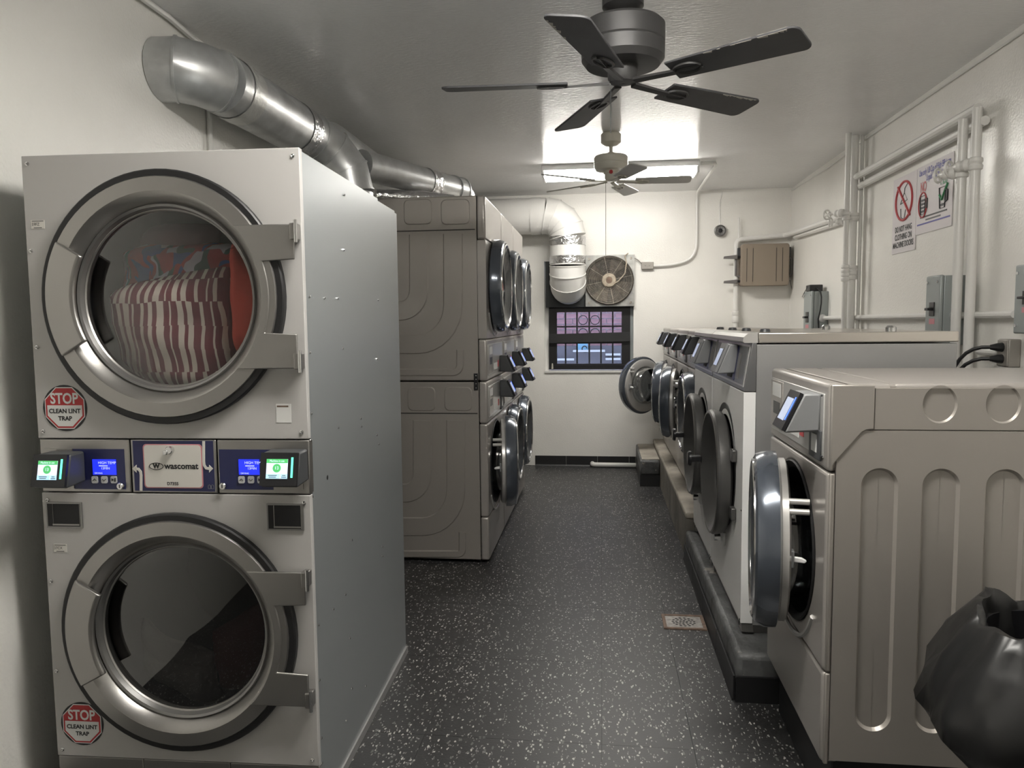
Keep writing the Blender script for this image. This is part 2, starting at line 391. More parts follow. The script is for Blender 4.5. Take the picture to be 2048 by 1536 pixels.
# ------------------------------------------------------------------ window
wy = YB+.10
win = struct(MB().box(wl, wr, YB-.015, YB+.2, wb-.02, wb).build('window_1', 'pipe_white'))
def wpt(px, py): p = at(px, py, Y=wy); return p.x, p.z
fx0, fz1 = wpt(1098, 616); fx1, fz0 = wpt(1260, 738)
px0, pz1 = wpt(1114, 625); px1, pzm1 = wpt(1243, 667)
_, pzm0 = wpt(1180, 687); _, pz0 = wpt(1180, 727)
MB(lambda u, v, w: (u, wy-w, v)).plate_hole(fx0, fx1, pzm1-.02, fz1+.3, [(px0, pzm1), (px1, pzm1), (px1, pz1), (px0, pz1)], 0, .04).build('upper_sash', 'win_black', win)
MB(lambda u, v, w: (u, wy-w, v)).plate_hole(fx0, fx1, fz0, pzm1-.02, [(px0, pz0), (px1, pz0), (px1, pzm0), (px0, pzm0)], -.01, .05).build('lower_sash', 'win_black', win)
MB().box(px0-.01, px1+.01, wy-.022, wy-.018, pzm1, pz1).build('pane', 'pane', win)
MB().box(px0-.01, px1+.01, wy-.03, wy-.026, pz0, pzm0).build('pane', 'pane', win)
MB().box(wl, fx0, wy-.03, wy+.02, wb, wt).build('jamb', 'pipe_white', win)
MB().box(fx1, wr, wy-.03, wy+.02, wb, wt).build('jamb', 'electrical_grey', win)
b1, b2 = wpt(1100, 686), wpt(1259, 682); b3, b4 = wpt(1259, 664), wpt(1100, 668)
MB().prism([b1, b2, b3, b4], wy-.085, wy-.055, 'y').build('bar_board', 'win_board', win, label='black board laid across the middle of the window')
MB().box(px0-.03, px1+.06, wy-.075, wy-.05, pz0-.05, pz0-.012).build('bottom_rail', 'black_plastic', win)
MB().cyl((fx0+.035, wy-.05, fz0+.01), (fx0+.035, wy-.07, fz0+.06), .012, .006, 8).build('brass_latch', 'fan_cream', win)
# charcoal board closing the upper window
q0, q1 = at(1091, 523, Y=YB-.02), at(1172, 614, Y=YB-.02)
tag(MB().box(q0.x, at(1264, 560, Y=YB).x, YB-.012, YB+.03, q1.z, q0.z).build('window_board', 'board_dark', bevel=.003), 'charcoal painted board closing the upper window opening behind the exhaust fan', 'board')
# outside: brick wall, grille, shapes behind the lower pane
by = 9.4
ow = struct(MB().box(-2.2, 2.2, by+.01, by+.3, 0, 3).build('wall_outside', 'mortar'))
bme = MB().box(-.098, .098, 0, .02, -.028, .028).mesh('brick', 'brick')
for r in range(19):
    for c in range(14):
        o = bpy.data.objects.new('brick', bme); COL.objects.link(o); o.parent = ow
        o.location = (-1.5+c*.208+(r % 2)*.104, by-.008-random.random()*.004, .62+r*.068)
struct(MB().box(-2.2, 2.2, by-.35, by-.2, 0, 1.14).build('trim_1', 'ext_grey'), 'plain grey slab below the brick wall outside the window')  # slab, blue panel and pale bars just fill the view through the lower pane
p0, p1 = at(1155, 684, Y=9.15), at(1176, 702, Y=9.15)
sg = tag(MB().box(p0.x, p1.x, 9.03, 9.05, p1.z, p0.z).build('blue_panel', 'pale_blue'), 'pale blue panel with a dark curl outside the lower window pane', 'sign')
MB().tube([((p0.x+p1.x)/2+.03+.05*math.cos(a)*(.4+a*.1), 9.028, (p0.z+p1.z)/2-.02+.05*math.sin(a)*(.4+a*.1)) for a in [i*.5 for i in range(12)]], .006, 6).build('curl', 'iron', sg)
for k, (xa, xb, yy) in enumerate(((1146, 1210, 702), (1114, 1148, 719), (1211, 1241, 709), (1211, 1241, 718))):
    a, b = at(xa, yy, Y=9.0), at(xb, yy, Y=9.0)
    tag(MB().box(a.x, b.x, 8.985, 9.045, a.z-.012, a.z+.012).build('pale_bar', 'paper_white'), ['longest pale bar outside, directly under the blue panel', 'pale bar outside at the window side next to the white duct', 'upper short pale bar outside on the side of the washers', 'lower short pale bar outside on the side of the washers'][k], 'rail')
gy = wy+.14
gr = thing('window_grille', 'black iron security grille with scrolls outside the window', 'grille', (0, gy, 0))
for px in (1105, 1131, 1154, 1178.5, 1202, 1225.5, 1250):
    x_ = at(px, 650, Y=gy).x; MB().box(x_-.008, x_+.008, -.008, .008, wb-.1, wt+.05).build('bar', 'iron', gr)
for py in (653, 742):
    z_ = at(1180, py, Y=gy).z; MB().box(wl-.1, wr+.1, -.006, .006, z_-.008, z_+.008).build('cross_bar', 'iron', gr)
for px in (1166, 1190):
    for py in (640, 666):
        p = at(px, py, Y=gy); MB().tube([(p.x+.045*math.cos(a), 0, p.z+.045*math.sin(a)) for a in [i*PI/10 for i in range(20)]], .004, 6, loop=True).build('scroll', 'iron', gr)
# ------------------------------------------------------------------ plinths
def pl_near():
    r = thing('equipment_plinth', 'chipped dark painted concrete plinth under the two white front washers', 'plinth')
    MB().box(.50, 1.72, 2.79, 4.50, 0, .18).build('slab', 'concrete_dark', r, bevel=.022, seg=3)
    n = 4
    for i in range(n):
        a, b = 2.79+i*1.71/n, 2.79+(i+1)*1.71/n
        MB().prism([(.496, .0), (.485, .0), (.490, .012), (.490, .095), (.496, .095)], a+.002, b-.002, 'y').build('base_strip', 'black_rubber', r)
    MB().box(.497, 1.0, 2.776, 2.788, 0, .098).build('base_strip', 'black_rubber', r)
    return r
pl_near()
pf = thing('equipment_plinth', 'bare tan concrete plinth under the row of four washers', 'plinth')
MB().box(.50, 1.72, 4.502, YB, .24, .28).build('cap', 'concrete', pf, bevel=.012, seg=2)
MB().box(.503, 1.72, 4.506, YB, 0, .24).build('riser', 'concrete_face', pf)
pr = thing('concrete_pier', 'low paint smeared concrete block standing against the back wall', 'block')
MB().box(.335, .50, 6.50, YB, .10, .225).build('body', 'concrete_dark', pr, bevel=.015)
MB().box(.35, .50, 6.56, YB-.01, .22, .229).build('bare_top', 'concrete', pr)
MB().box(.332, .50, 6.495, YB, 0, .10).build('base_strip', 'black_rubber', pr)
for z in (.145, .20):
    MB().cyl((.465, 6.505, z), (.465, 6.49, z), .007).build('bolt', 'chrome', pr)
tag(MB().tube(route([(-.09, 7.39, .03), (-.09, 7.33, .028), (.34, 7.33, .028)], .05), .022, 10).build('floor_pipe', 'pipe_white'), 'white pipe lying on the floor along the back baseboard', 'pipe')
# floor drain
da, db, dc, dd = at(1326, 1230, Z=0), at(1403, 1228, Z=0), at(1418, 1262, Z=0), at(1340, 1263, Z=0)
cx, cy = (da.x+db.x+dc.x+dd.x)/4, (da.y+db.y+dc.y+dd.y)/4
dr = thing('floor_drain', 'square perforated metal floor drain with a rusty frame', 'drain', (cx-.01, cy, 0))
MB(lambda u, v, w: (u, v, w)).plate_hole(-.098, .098, -.085, .085, rrect(-.083, .083, -.070, .070, .004), -.005, .006).build('frame', 'rust', dr)
MB().box(-.083, .083, -.070, .070, -.005, .003).build('grate', 'drain', dr)
hm = MB()
for ring, n in ((0, 1), (.017, 6), (.034, 11), (.050, 15)):
    for i in range(n):
        a = 2*PI*i/n+ring*20; hm.lathe([(.0066, .0034), (.0001, .0036)], (ring*math.cos(a), ring*math.sin(a)*.95, 0), 'z', 8)
hm.build('hole', 'black_void', dr)['kind'] = 'stuff'

# ================================================================== LIGHTS
def fixture(y, x0, x1, label, lens='lens'):
    r = thing('fluorescent_light', label, 'light', (0, y, ZC))
    MB().box(x0, x1, -.14, .14, -.042, 0).build('housing', 'white_gloss', r, bevel=.004)
    MB().prism([(-.09, -.042), (.09, -.042), (.12, -.066), (.105, -.09), (-.105, -.09), (-.12, -.066)], x0+.02, x1-.02, 'x').build('diffuser', lens, r, bevel=.01)
    for xx in (x0, x1-.02): MB().box(xx, xx+.02, -.13, .13, -.093, -.042).build('end_cap', 'white_gloss', r, bevel=.004)
fixture(6.15, -.47, .75, 'long fluorescent ceiling light glowing beside the small cream fan')
fixture(1.55, -.55, .70, 'long fluorescent ceiling light beyond the large dark fan, away from the window', 'lens_bright')

# ================================================================== STACKED TUMBLE DRYER
def card_reader(parent, x, y, z, m='reader_body', w=.105, h=.115, dt=.045, db=.088, scr='screen_white', led='led_blue', detail=False, y0=0, bez=None):
    """wedge payment terminal; back on the plane local y=y, face tilted upward"""
    r = MB().prism([(y, z-h/2), (y-db, z-h/2-.004), (y-dt, z+h/2), (y, z+h/2)], x-w/2, x+w/2, 'x').build('card_reader', m, parent, bevel=.006)
    tl = math.atan2(db-dt, h)
    def on(u, v, o): # point on the tilted face: u across, v 0..1 up, o outwards
        yy = y-db+(db-dt)*v; zz = z-h/2+h*v
        return (x+u, yy-o*math.cos(tl), zz+o*math.sin(tl))
    def quad(name, u0, u1, v0, v1, o, mm):
        a = [on(u0, v0, .0005), on(u1, v0, .0005), on(u1, v1, .0005), on(u0, v1, .0005)]; b = [on(u0, v0, o), on(u1, v0, o), on(u1, v1, o), on(u0, v1, o)]
        return MB().add(a+b, [(0, 1, 2, 3), (4, 5, 6, 7), (0, 1, 5, 4), (1, 2, 6, 5), (2, 3, 7, 6), (3, 0, 4, 7)]).build(name, mm, r)
    quad('bezel', -w/2+.001, w/2-.001, .01, .99, .010, bez or 'black_plastic')
    quad('screen', -w*.32, w*.24, .22, .80, .0112, scr)
    quad('light_bar', w*.33, w*.38, .25, .85, .0115, led)
    if detail:
        quad('screen_header', -w*.32, w*.24, .68, .80, .0118, 'screen_green')
        quad('screen_button', w*.07, w*.24, .22, .36, .0118, 'screen_pale')
        quad('screen_button', -w*.32, w*.05, .22, .36, .0118, 'screen_pale')
        c = on(-w*.04, .53, .0122); rt = (PI/2-tl, 0, 0)
        e = MB().lathe([(.0115, 0), (.0001, .0004)], (0, 0, 0), 'z', 20).build('screen_dial', 'screen_green', r, loc=c, rot=rt)
        text('13', .012, 'screen_white', r, on(-w*.04, .53, .0132), rt)
        text('Machine in use', .0085, 'screen_white', r, on(-w*.04, .74, .0125), rt, sx=.8)
        for u0, u1, v in ((-.26, -.03, .315), (-.24, -.05, .265), (.11, .20, .315), (.09, .22, .265)): quad('print_line', w*u0, w*u1, v-.010, v+.010, .0123, 'ink_grey')
    return r
DRY = thing('stacked_dryer', 'white fronted double stacked tumble dryer with grey steel sides', 'dryer', (-1.204, 1.965, 0), .0303)
def D(px, py, y=0.): p = hit(DRY, px, py, 1, y); return p.x, p.z
HW, DD, DT = .398, 1.10, 1.897
# shell
MB().box(HW-.012, HW-.002, .022, .80, .03, DT-.006).build('side_panel', 'grey_side', DRY)
MB().box(HW-.014, HW-.004, .803, DD, .03, DT-.02).build('side_panel', 'grey_side', DRY)
MB().box(-HW+.002, -HW+.012, .022, DD, .03, DT-.006).build('side_panel', 'grey_side', DRY)
MB().box(-HW+.012, HW-.012, .022, DD, DT-.016, DT-.008).build('top_panel', 'grey_side', DRY)
MB().box(-HW+.012, HW-.014, DD-.01, DD, .03, DT-.02).build('back_panel', 'grey_side', DRY)
MB().box(-HW+.012, HW-.012, .03, DD-.01, .03, .04).build('bottom_panel', 'grey_side', DRY)
MB().box(HW-.03, HW+.004, .02, DD, 0, .03).build('skirt', 'elx_side', DRY)
MB().box(-HW+.01, HW-.03, .02, DD, 0, .03).build('skirt', 'black_rubber', DRY)
# rivets / screws of the right side
ry = [(688,390),(687,500),(618,593),(648,596),(675,597),(756,600),(619,705),(685,697),(754,718),(622,827),(676,855),(721,837),(722,853),(753,870),(757,888),(703,1080),(690,1189),(666,1218),(764,1093),(764,1112),(636,1250),(699,1276),(638,1360),(703,1377),(731,1372),(692,1441),(642,1476),(643,1526),(621,880),(624,993)]
sm = MB().lathe([(.0045, 0), (.004, .003), (.0001, .0045)], (0, 0, 0), 'x', 8).mesh('screw', 'chrome')
for a, b in ry:
    p = hit(DRY, a, b, 0, HW-.002); o = bpy.data.objects.new('screw', sm); COL.objects.link(o); o.parent = DRY; o.location = (HW-.002 if p.y < .8 else HW-.004, p.y, p.z)
p = hit(DRY, 655, 955, 0, HW-.002)
MB().lathe([(.011, 0), (.0001, .0015)], (HW-.0025, p.y, p.z), 'x', 14).build('knockout', 'black_void', DRY)
BAND0, BAND1 = .950, 1.104
DOORS = ((1.499, 'upper'), (.545, 'lower'))
HRZ = []
for (zc, nm), (z0, z1) in zip(DOORS, ((BAND1+.002, DT), (.157, BAND0-.002))):
    mp = lambda u, v, w: (u, -w, v)
    # panel with round opening, a folded edge all round
    pan = MB(mp).plate_hole(-HW, HW, z0, z1, circ(0, zc, .325, 64), -.02, 0).build('front_panel', 'dryer_white', DRY, bevel=.002)
    for (a, b) in ((-HW+.018, z0+.02), (HW-.018, z0+.02), (-HW+.018, z1-.022), (HW-.018, z1-.022), (-HW+.014, z0+.26), (-HW+.014, z0+.53)):
        o = bpy.data.objects.new('screw', bpy.data.meshes.get('screw_front') or MB().lathe([(.006, 0), (.0055, -.003), (.003, -.0045), (.0001, -.002)], (0, 0, 0), 'y', 10).mesh('screw_front', 'chrome')); COL.objects.link(o); o.parent = pan; o.location = (a, 0, b)
    # drum
    MB().lathe([(.325, .0), (.325, .05), (.30, .06), (.30, .60), (.0001, .62)], (0, 0, zc), 'y', 48).build('drum', 'drum', DRY)
    dl = MB()
    for k in range(3):
        a = .9+k*2*PI/3; dl.box(-.02, .02, .10, .58, .24, .30)
    # door: gasket, stainless ring, glass, hinge flag, handle
    ctr = (0, 0, zc)
    door = MB().lathe([(.331, -.004), (.331, -.021), (.328, -.026), (.290, -.028), (.283, -.024), (.262, .006), (.258, .016), (.246, .018), (.243, .022), (.243, .035), (.322, .035), (.322, -.004)], ctr, 'y', 72, closed=True).build('door_ring', 'steel', DRY)
    MB().lathe([(.350, -.0005), (.350, -.016), (.346, -.020), (.329, -.020), (.329, -.0005)], ctr, 'y', 72, closed=True).build('gasket', 'black_rubber', door)
    MB().lathe([(.262, .0055), (.258, .001), (.252, .005), (.247, .018), (.250, .020), (.262, .012)], ctr, 'y', 72, closed=True).build('glass_bead', 'steel_dark', door)
    MB().lathe([(.246, .024), (.20, .018), (.12, .012), (.0001, .010)], ctr, 'y', 64).build('door_glass', 'dryer_glass' if nm == 'upper' else 'smoke_glass', door)
    # hinge flag: C shaped plate on the right
    R1 = .300; ao = math.radians(33); zt, zb = .143, -.155
    if nm == 'upper': zt, zb = .186, -.196
    gap_t, gap_b = .094, -.098
    arc_out = [(R1*math.cos(a), R1*math.sin(a)) for a in [math.asin(gap_b/.30)+i*(math.asin(gap_t/.30)-math.asin(gap_b/.30))/10 for i in range(11)]]
    zt, zb = .192, -.196
    arc_in = [(.289*math.cos(a), .289*math.sin(a)) for a in [math.asin(zt/.289)+i*(math.asin(zb/.289)-math.asin(zt/.289))/18 for i in range(19)]]
    poly = [(HW-.012, zt), *arc_in, (HW-.012, zb), (HW-.012, gap_b-.004), *[(q[0]+.012, q[1]) for q in arc_out], (HW-.012, gap_t+.004)]
    MB().prism([(a, b+zc) for a, b in poly], -.0305, -.022, 'y').build('hinge_flag', 'steel', door, bevel=.003)
    for hz in (zt-.02, zb+.02):
        MB().box(HW-.022, HW-.002, -.036, -.002, zc+hz-.022, zc+hz+.022).build('hinge', 'steel', door, bevel=.003)
        MB().cyl((HW-.004, -.036, zc+hz-.03), (HW-.004, -.036, zc+hz+.03), .005).build('hinge_pin', 'chrome', door)
    MB().lathe([(.330, -.024), (.330, -.031), (.318, -.038), (.248, -.042), (.240, -.036), (.240, -.026), (.285, -.0245)], ctr, 'y', 20, a0=PI-.50, a1=PI+.50, closed=True).build('door_handle', 'steel', door, bevel=.004, label='raised curved grip on the door rim')
# laundry behind the glass
def cloth(name, m, zc, top, bot, x0, x1, y0, bulge, label, seed, folds=.010, nx=44, nz=30):
    rnd = random.Random(seed); ph = [rnd.random()*6 for _ in range(6)]; vs = []; R = .285
    for i in range(nx+1):
        x = x0+(x1-x0)*i/nx; lim = math.sqrt(max(R*R-x*x, .0004))
        a = max(-lim, bot(x)); b = min(lim, top(x)); b = max(b, a+.004)
        for j in range(nz+1):
            z = a+(b-a)*j/nz; e = min(i, nx-i, j, nz-j)/6.
            y = y0-bulge*(1-(x*x+z*z)/(R*R))+.05*max(0, 1-e)**2+folds*math.sin(18*x+9*z+ph[0])+folds*.6*math.sin(31*x-17*z+ph[1])+folds*.4*math.sin(50*z+13*x+ph[2])
            vs.append((x, y, z))
    fs = [(i*(nz+1)+j, (i+1)*(nz+1)+j, (i+1)*(nz+1)+j+1, i*(nz+1)+j+1) for i in range(nx) for j in range(nz)]
    o = MB().add(vs, fs).build(name, m, ang=80); o.location = DRY.matrix_basis @ Vector((0, 0, zc)); o.rotation_euler = DRY.rotation_euler
    s = o.modifiers.new('thick', 'SOLIDIFY'); s.thickness = .02; s.offset = 0
    return tag(o, label, 'laundry')
cloth('striped_textile', 'cloth_stripe', 1.499, lambda x: .03+.16*(x+.25)-.25*(x*x), lambda x: -.3, -.235, .135, .112, .055, 'maroon and cream striped cloth tumbling in the upper dryer drum', 1)
cloth('patterned_textile', 'cloth_pattern', 1.499, lambda x: .165-.35*(x+.03)**2, lambda x: .0+.16*(x+.25)-.25*x*x, -.245, .16, .18, .045, 'red and blue patterned cloth heaped in the upper dryer drum', 2, .014)
cloth('red_cloth', 'cloth_red', 1.499, lambda x: .19-(x-.12)*.9, lambda x: -.16, 0.15, .265, .115, .045, 'plain coral red cloth at the hinge side of the upper dryer drum', 3)
cloth('dark_textile', 'cloth_dark', 1.499, lambda x: .23, lambda x: .05, -.22, .03, .23, .05, 'dim maroon cloth at the back of the upper dryer drum', 6, .014)
cloth('pale_cloth', 'cloth_pale', .545, lambda x: -.08-.5*(x+.1), lambda x: -.3, -.20, .02, .145, .06, 'pale cloth lying low in the lower dryer drum', 4, .016)
cloth('brown_cloth', 'cloth_dark', .545, lambda x: -.02+.6*(x-.1), lambda x: -.25, .03, .24, .15, .05, 'dark reddish cloth lying low in the lower dryer drum', 5, .014)
# control band
bz0, bz1 = BAND0, BAND1
MB().box(-HW+.012, HW-.012, .03, .06, bz0, bz1).build('band_backing', 'black_void', DRY)
def xs(px): return D(px, 930)[0]
for (a, b, m) in ((82, 260, 'steel'), (262.5, 433, 'steel'), (435.5, 619, 'steel')):
    MB().box(xs(a), xs(b), 0, .03, bz0+.001, bz1-.001).build('control_panel', m, DRY, bevel=.003)
def fplate(name, m, px0, px1, py0, py1, y0=-.0015, y1=.001, parent=DRY, r=0, **k):
    a, b = D(px0, py0), D(px1, py1); x0, x1, z1, z0 = a[0], b[0], D((px0+px1)/2, py0)[1], D((px0+px1)/2, py1)[1]
    poly = rrect(x0, x1, z0, z1, r) if r else [(x0, z0), (x1, z0), (x1, z1), (x0, z1)]
    return MB().prism(poly, y0, y1, 'y').build(name, m, parent, **k)
fplate('fascia', 'navy', 146, 252, 898, 978); fplate('fascia', 'navy', 265.5, 430, 881.5, 982); fplate('fascia', 'navy', 438, 547, 899, 979)
fplate('cover_plate', 'steel', 90, 150, 897, 976, -.004); fplate('cover_plate', 'steel', 550, 607, 900, 978, -.003)
for a, b in ((186, 234), (478, 520)):
    s = fplate('display', 'screen_blue', a, b, 918.5, 949, -.004)
    x, z = D(a+4, 925)
    text('HIGH TEMP', .0105, 'screen_text', s, (x+.012, -.0047, z), align='LEFT'); MB().box(x+.014, x+.040, -.0046, -.004, z-.0098, z-.0076).build('print_line', 'screen_text', s)
    text('13MIN', .0095, 'screen_text', s, (x+.020, -.0047, z-.016), align='LEFT'); text('DRYING', .0065, 'screen_text', s, (x+.0, -.0047, z-.030), align='LEFT')
for px in (191, 210, 229, 484, 503, 522):
    k = fplate('push_button', 'key', px-6.5, px+6.5, 952, 966, -.004, r=.004)
    x, z = D(px, 959); up = px in (191, 484); dn = px in (210, 503)
    if up or dn:
        s = 1 if up else -1; MB().tube([(x-.005, -.0045, z-.002*s), (x, -.0045, z+.003*s), (x+.005, -.0045, z-.002*s)], .0009, 6).build('arrow_mark', 'ink', k)
    else:
        MB().prism([(x-.006, z-.005), (x, z), (x-.006, z+.005)], -.0048, -.004, 'y').build('arrow_mark', 'ink', k)
        for q in (.002, .005): MB().box(x+q, x+q+.0015, -.0048, -.004, z-.005, z+.005).build('arrow_mark', 'ink', k)
for px in (244, 448):
    x, z = D(px, 971); k = MB().lathe([(.010, 0), (.010, -.010), (.0085, -.012), (.0001, -.012)], (x, 0, z), 'y', 18).build('key_lock', 'chrome', DRY)
    MB().box(x-.0012, x+.0012, -.0126, -.0119, z-.005, z+.005).build('keyhole', 'ink', k)
fplate('name_plate_border', 'pink', 286, 408, 888, 976, -.0025, r=.010)
npl = fplate('name_plate', 'label_cream', 288.5, 405.5, 890, 974, -.0035, r=.009)
x, z = D(364, 932); text('wascomat', .0245, 'ink', npl, (x, -.0040, z), bold=.0007)
x, z = D(347, 967); text('D735S', .0125, 'ink', npl, (x, -.0040, z), bold=.0003)
x, z = D(314, 932); text('W', .018, 'ink', npl, (x, -.0040, z), bold=.001)
MB().tube([(x+.0205*math.cos(a), -.0038, z+.0095*math.sin(a)) for a in [i*PI/12 for i in range(24)]], .0010, 6, loop=True).build('emblem_ellipse', 'ink', npl)
x, z = D(343, 899); k = MB().lathe([(.011, -.003), (.011, -.016), (.009, -.018), (.0001, -.018)], (x, 0, z), 'y', 18).build('key_lock', 'chrome', DRY)
MB().box(x-.014, x-.002, -.022, -.017, z-.012, z+.001).build('key_wing', 'chrome', k, bevel=.002)
# white bent arrows on the blue fascia
def arrow(pts, w, tip):
    P = [D(*p) for p in pts]; MB(lambda u, v, h: (u, -.0016-h, v)).strip(P, w, .0012, .0002).build('arrow_print', 'label_cream', DRY)
    T = [D(*p) for p in tip]; MB().prism(T, -.0028, -.0016, 'y').build('arrow_print', 'label_cream', DRY)
arrow([(283, 981), (283, 950), (282, 943), (278, 938), (271, 937)], .008, [(265.5, 937), (274, 929), (274, 945)])
arrow([(408, 882), (408, 922), (409, 930), (413, 936), (420, 937)], .008, [(427, 937), (419, 929.5), (419, 945)])
x, z = D(422.5, 973)
for s in (-1, 1): MB(lambda u, v, h: (u, -.0016-h, v)).strip([(x+s*.001, z-.006), (x+s*.001, z+.003), (x+s*.004, z+.005), (x+s*.008, z+.004), (x+s*.008, z-.006), (x+s*.001, z-.006)], .0012, .0004, .0001).build('manual_symbol', 'reader_body', DRY)
xa, za = D(112, 938, -.06); card_reader(DRY, xa-.002, -.004, za-.002, 'reader_dark', .100, .088, .062, .082, detail=True, led='led_green')
xa, za = D(560, 935, -.06); card_reader(DRY, xa+.006, -.003, za-.002, 'reader_dark', .104, .088, .062, .082, detail=True, led='led_green')
# coin return / lint windows of the lower panel
for (a, b) in ((93, 167), (534, 609)):
    t0, t1 = (1004, 1055) if a < 300 else (1007, 1060)
    f = fplate('lint_window', 'steel_dark', a, b, t0, t1, -.004)
    fplate('window_opening', 'black_void', a+3, b-4, t0+3, t1-3, -.0046, -.003, f)
    fplate('window_lip', 'steel', a+15, b-6, t1-8, t1-5, -.0055, -.004, f)
    fplate('window_lip', 'steel', b-7, b-4, t0+3, t1-3, -.0055, -.004, f); fplate('window_lip', 'steel', a+14, a+17, t0+3, t1-5, -.0055, -.004, f)
# stickers
for (cx_, cy_, r_) in ((130.5, 816, .066), (165, 1447, .066)):
    x, z = D(cx_, cy_); s = MB().lathe([(r_, -.0004), (r_, -.0012), (.0001, -.0012)], (x, 0, z), 'y', 36).build('stop_sticker', 'ink', DRY, label='round black stop sticker with red octagon')
    oc = lambda q: [(x+q*math.cos(PI/8+i*PI/4), z+q*math.sin(PI/8+i*PI/4)) for i in range(8)]
    MB().prism(oc(.0645), -.0018, -.0012, 'y').build('octagon', 'paper_white', s); MB().prism(oc(.0615), -.0022, -.0018, 'y').build('octagon', 'red', s)
    O = oc(.0565); MB().prism([(a, min(b, z+.008)) for a, b in O], -.0026, -.0022, 'y').build('octagon_field', 'paper_white', s)
    text('STOP', .042, 'paper_white', s, (x, -.0029, z+.026), bold=.0012, fit=.084)
    text('CLEAN LINT', .0172, 'ink', s, (x, -.0030, z-.009), bold=.0006, fit=.095); text('TRAP', .0172, 'ink', s, (x, -.0030, z-.030), bold=.0006, fit=.042)
fplate('paper_label', 'paper_white', 552, 583, 808, 845, -.001, .0005)
fplate('label_stripe', 'rust', 554, 577, 811, 814, -.0013, 0)
for (px, py, s) in ((76, 449, '59FZ'), (121, 1096, '37CX')):
    x, z = D(px, py); p = MB().box(x-.020, x+.020, -.001, 0, z-.012, z+.012).build('asset_tag', 'label_cream', DRY)
    text(s, .012, 'ink', p, (x-.006, -.0014, z), sx=.9)
    for a, b, q in ((-.017, .017, .0092), (-.012, .012, -.0092)): MB().box(x+a, x+b, -.0014, -.001, z+q-.001, z+q+.001).build('print_line', 'ink_grey', p)
# kick plate in three lengths
for (a, b) in ((-HW, -.135), (-.133, .13), (.132, HW)): MB().box(a, b, .004, .024, .03, .154).build('kick_plate', 'steel', DRY, bevel=.002)

# ================================================================== SILVER FRONT LOADERS
def lg_door(parent, z, deg, R=.285, red=False, hs=-1):
    hx = hs*(R+.004); c = (-hs*(R+.004), 0, 0)
    d = MB().lathe([(R-.02, .012), (R, .004), (R, -.028), (R-.012, -.056), (R-.024, -.062), (R-.024, .012)], c, 'y', 56, closed=True).build('door', 'lg_rim', parent, loc=(hx, -.016, z), rot=(0, 0, hs*math.radians(deg)))
    FX = lambda v: -hs*v
    MB().lathe([(R-.026, -.058), (R-.028, -.066), (R-.036, -.068), (R-.042, -.062), (R-.042, -.05), (R-.026, -.05)], c, 'y', 56, closed=True).build('chrome_lip', 'chrome', d)
    MB().lathe([(R-.040, -.060), (R-.085, -.030), (R-.10, -.026), (R-.10, -.018), (R-.040, -.030)], c, 'y', 48, closed=True).build('inner_bezel', 'lg_dark', d)
    MB().lathe([(R-.098, -.022), (R-.15, -.020), (.0001, -.018)], c, 'y', 40).build('front_glass', 'lg_dark' if deg < 3 else 'lg_glass', d)
    if deg >= 3:
        MB().lathe([(R-.022, .012), (R-.022, .030), (R-.035, .036), (R-.085, .036), (R-.095, .028), (R-.095, .012)], c, 'y', 48, closed=True).build('inner_ring', 'lg_inner', d)
        MB().lathe([(R-.095, .012), (R-.097, .075), (R-.11, .10), (R-.15, .115), (.0001, .12)], c, 'y', 40).build('glass_bowl', 'inner_glass', d)
        MB().box(FX(2*R-.06)-.015, FX(2*R-.06)+.015, .030, .045, -.025, .025).build('latch_plate', 'reader_body', d, bevel=.003)
        MB().prism([(.040, -.010), (.075, -.012), (.080, -.004), (.066, .004), (.040, .006)], FX(2*R-.060)-.006, FX(2*R-.060)+.006, 'x').build('latch_hook', 'white_gloss', d, bevel=.003)
        for zz in (.055, .085): MB().cyl((FX(2*R-.07), .03, zz+.08), (FX(2*R-.07), .085, zz+.08), .009, seg=10).build('bumper_pin', 'lg_inner', d)
        MB().box(FX(R+.004)-.04, FX(R+.004)+.03, .104, .122, -.03, .02).build('caution_sticker', 'reader_dark', d)
    if red:
        MB().prism(circ(FX(R+.004)+.06, -.02, .055, 24), -.0245, -.0235, 'y').build('stop_sticker', 'red', d)
        MB().prism(circ(FX(R+.004)+.06, -.02, .055, 24, PI*1.02, PI*1.98), -.0252, -.0245, 'y').build('sticker_field', 'paper_white', d)
    return d
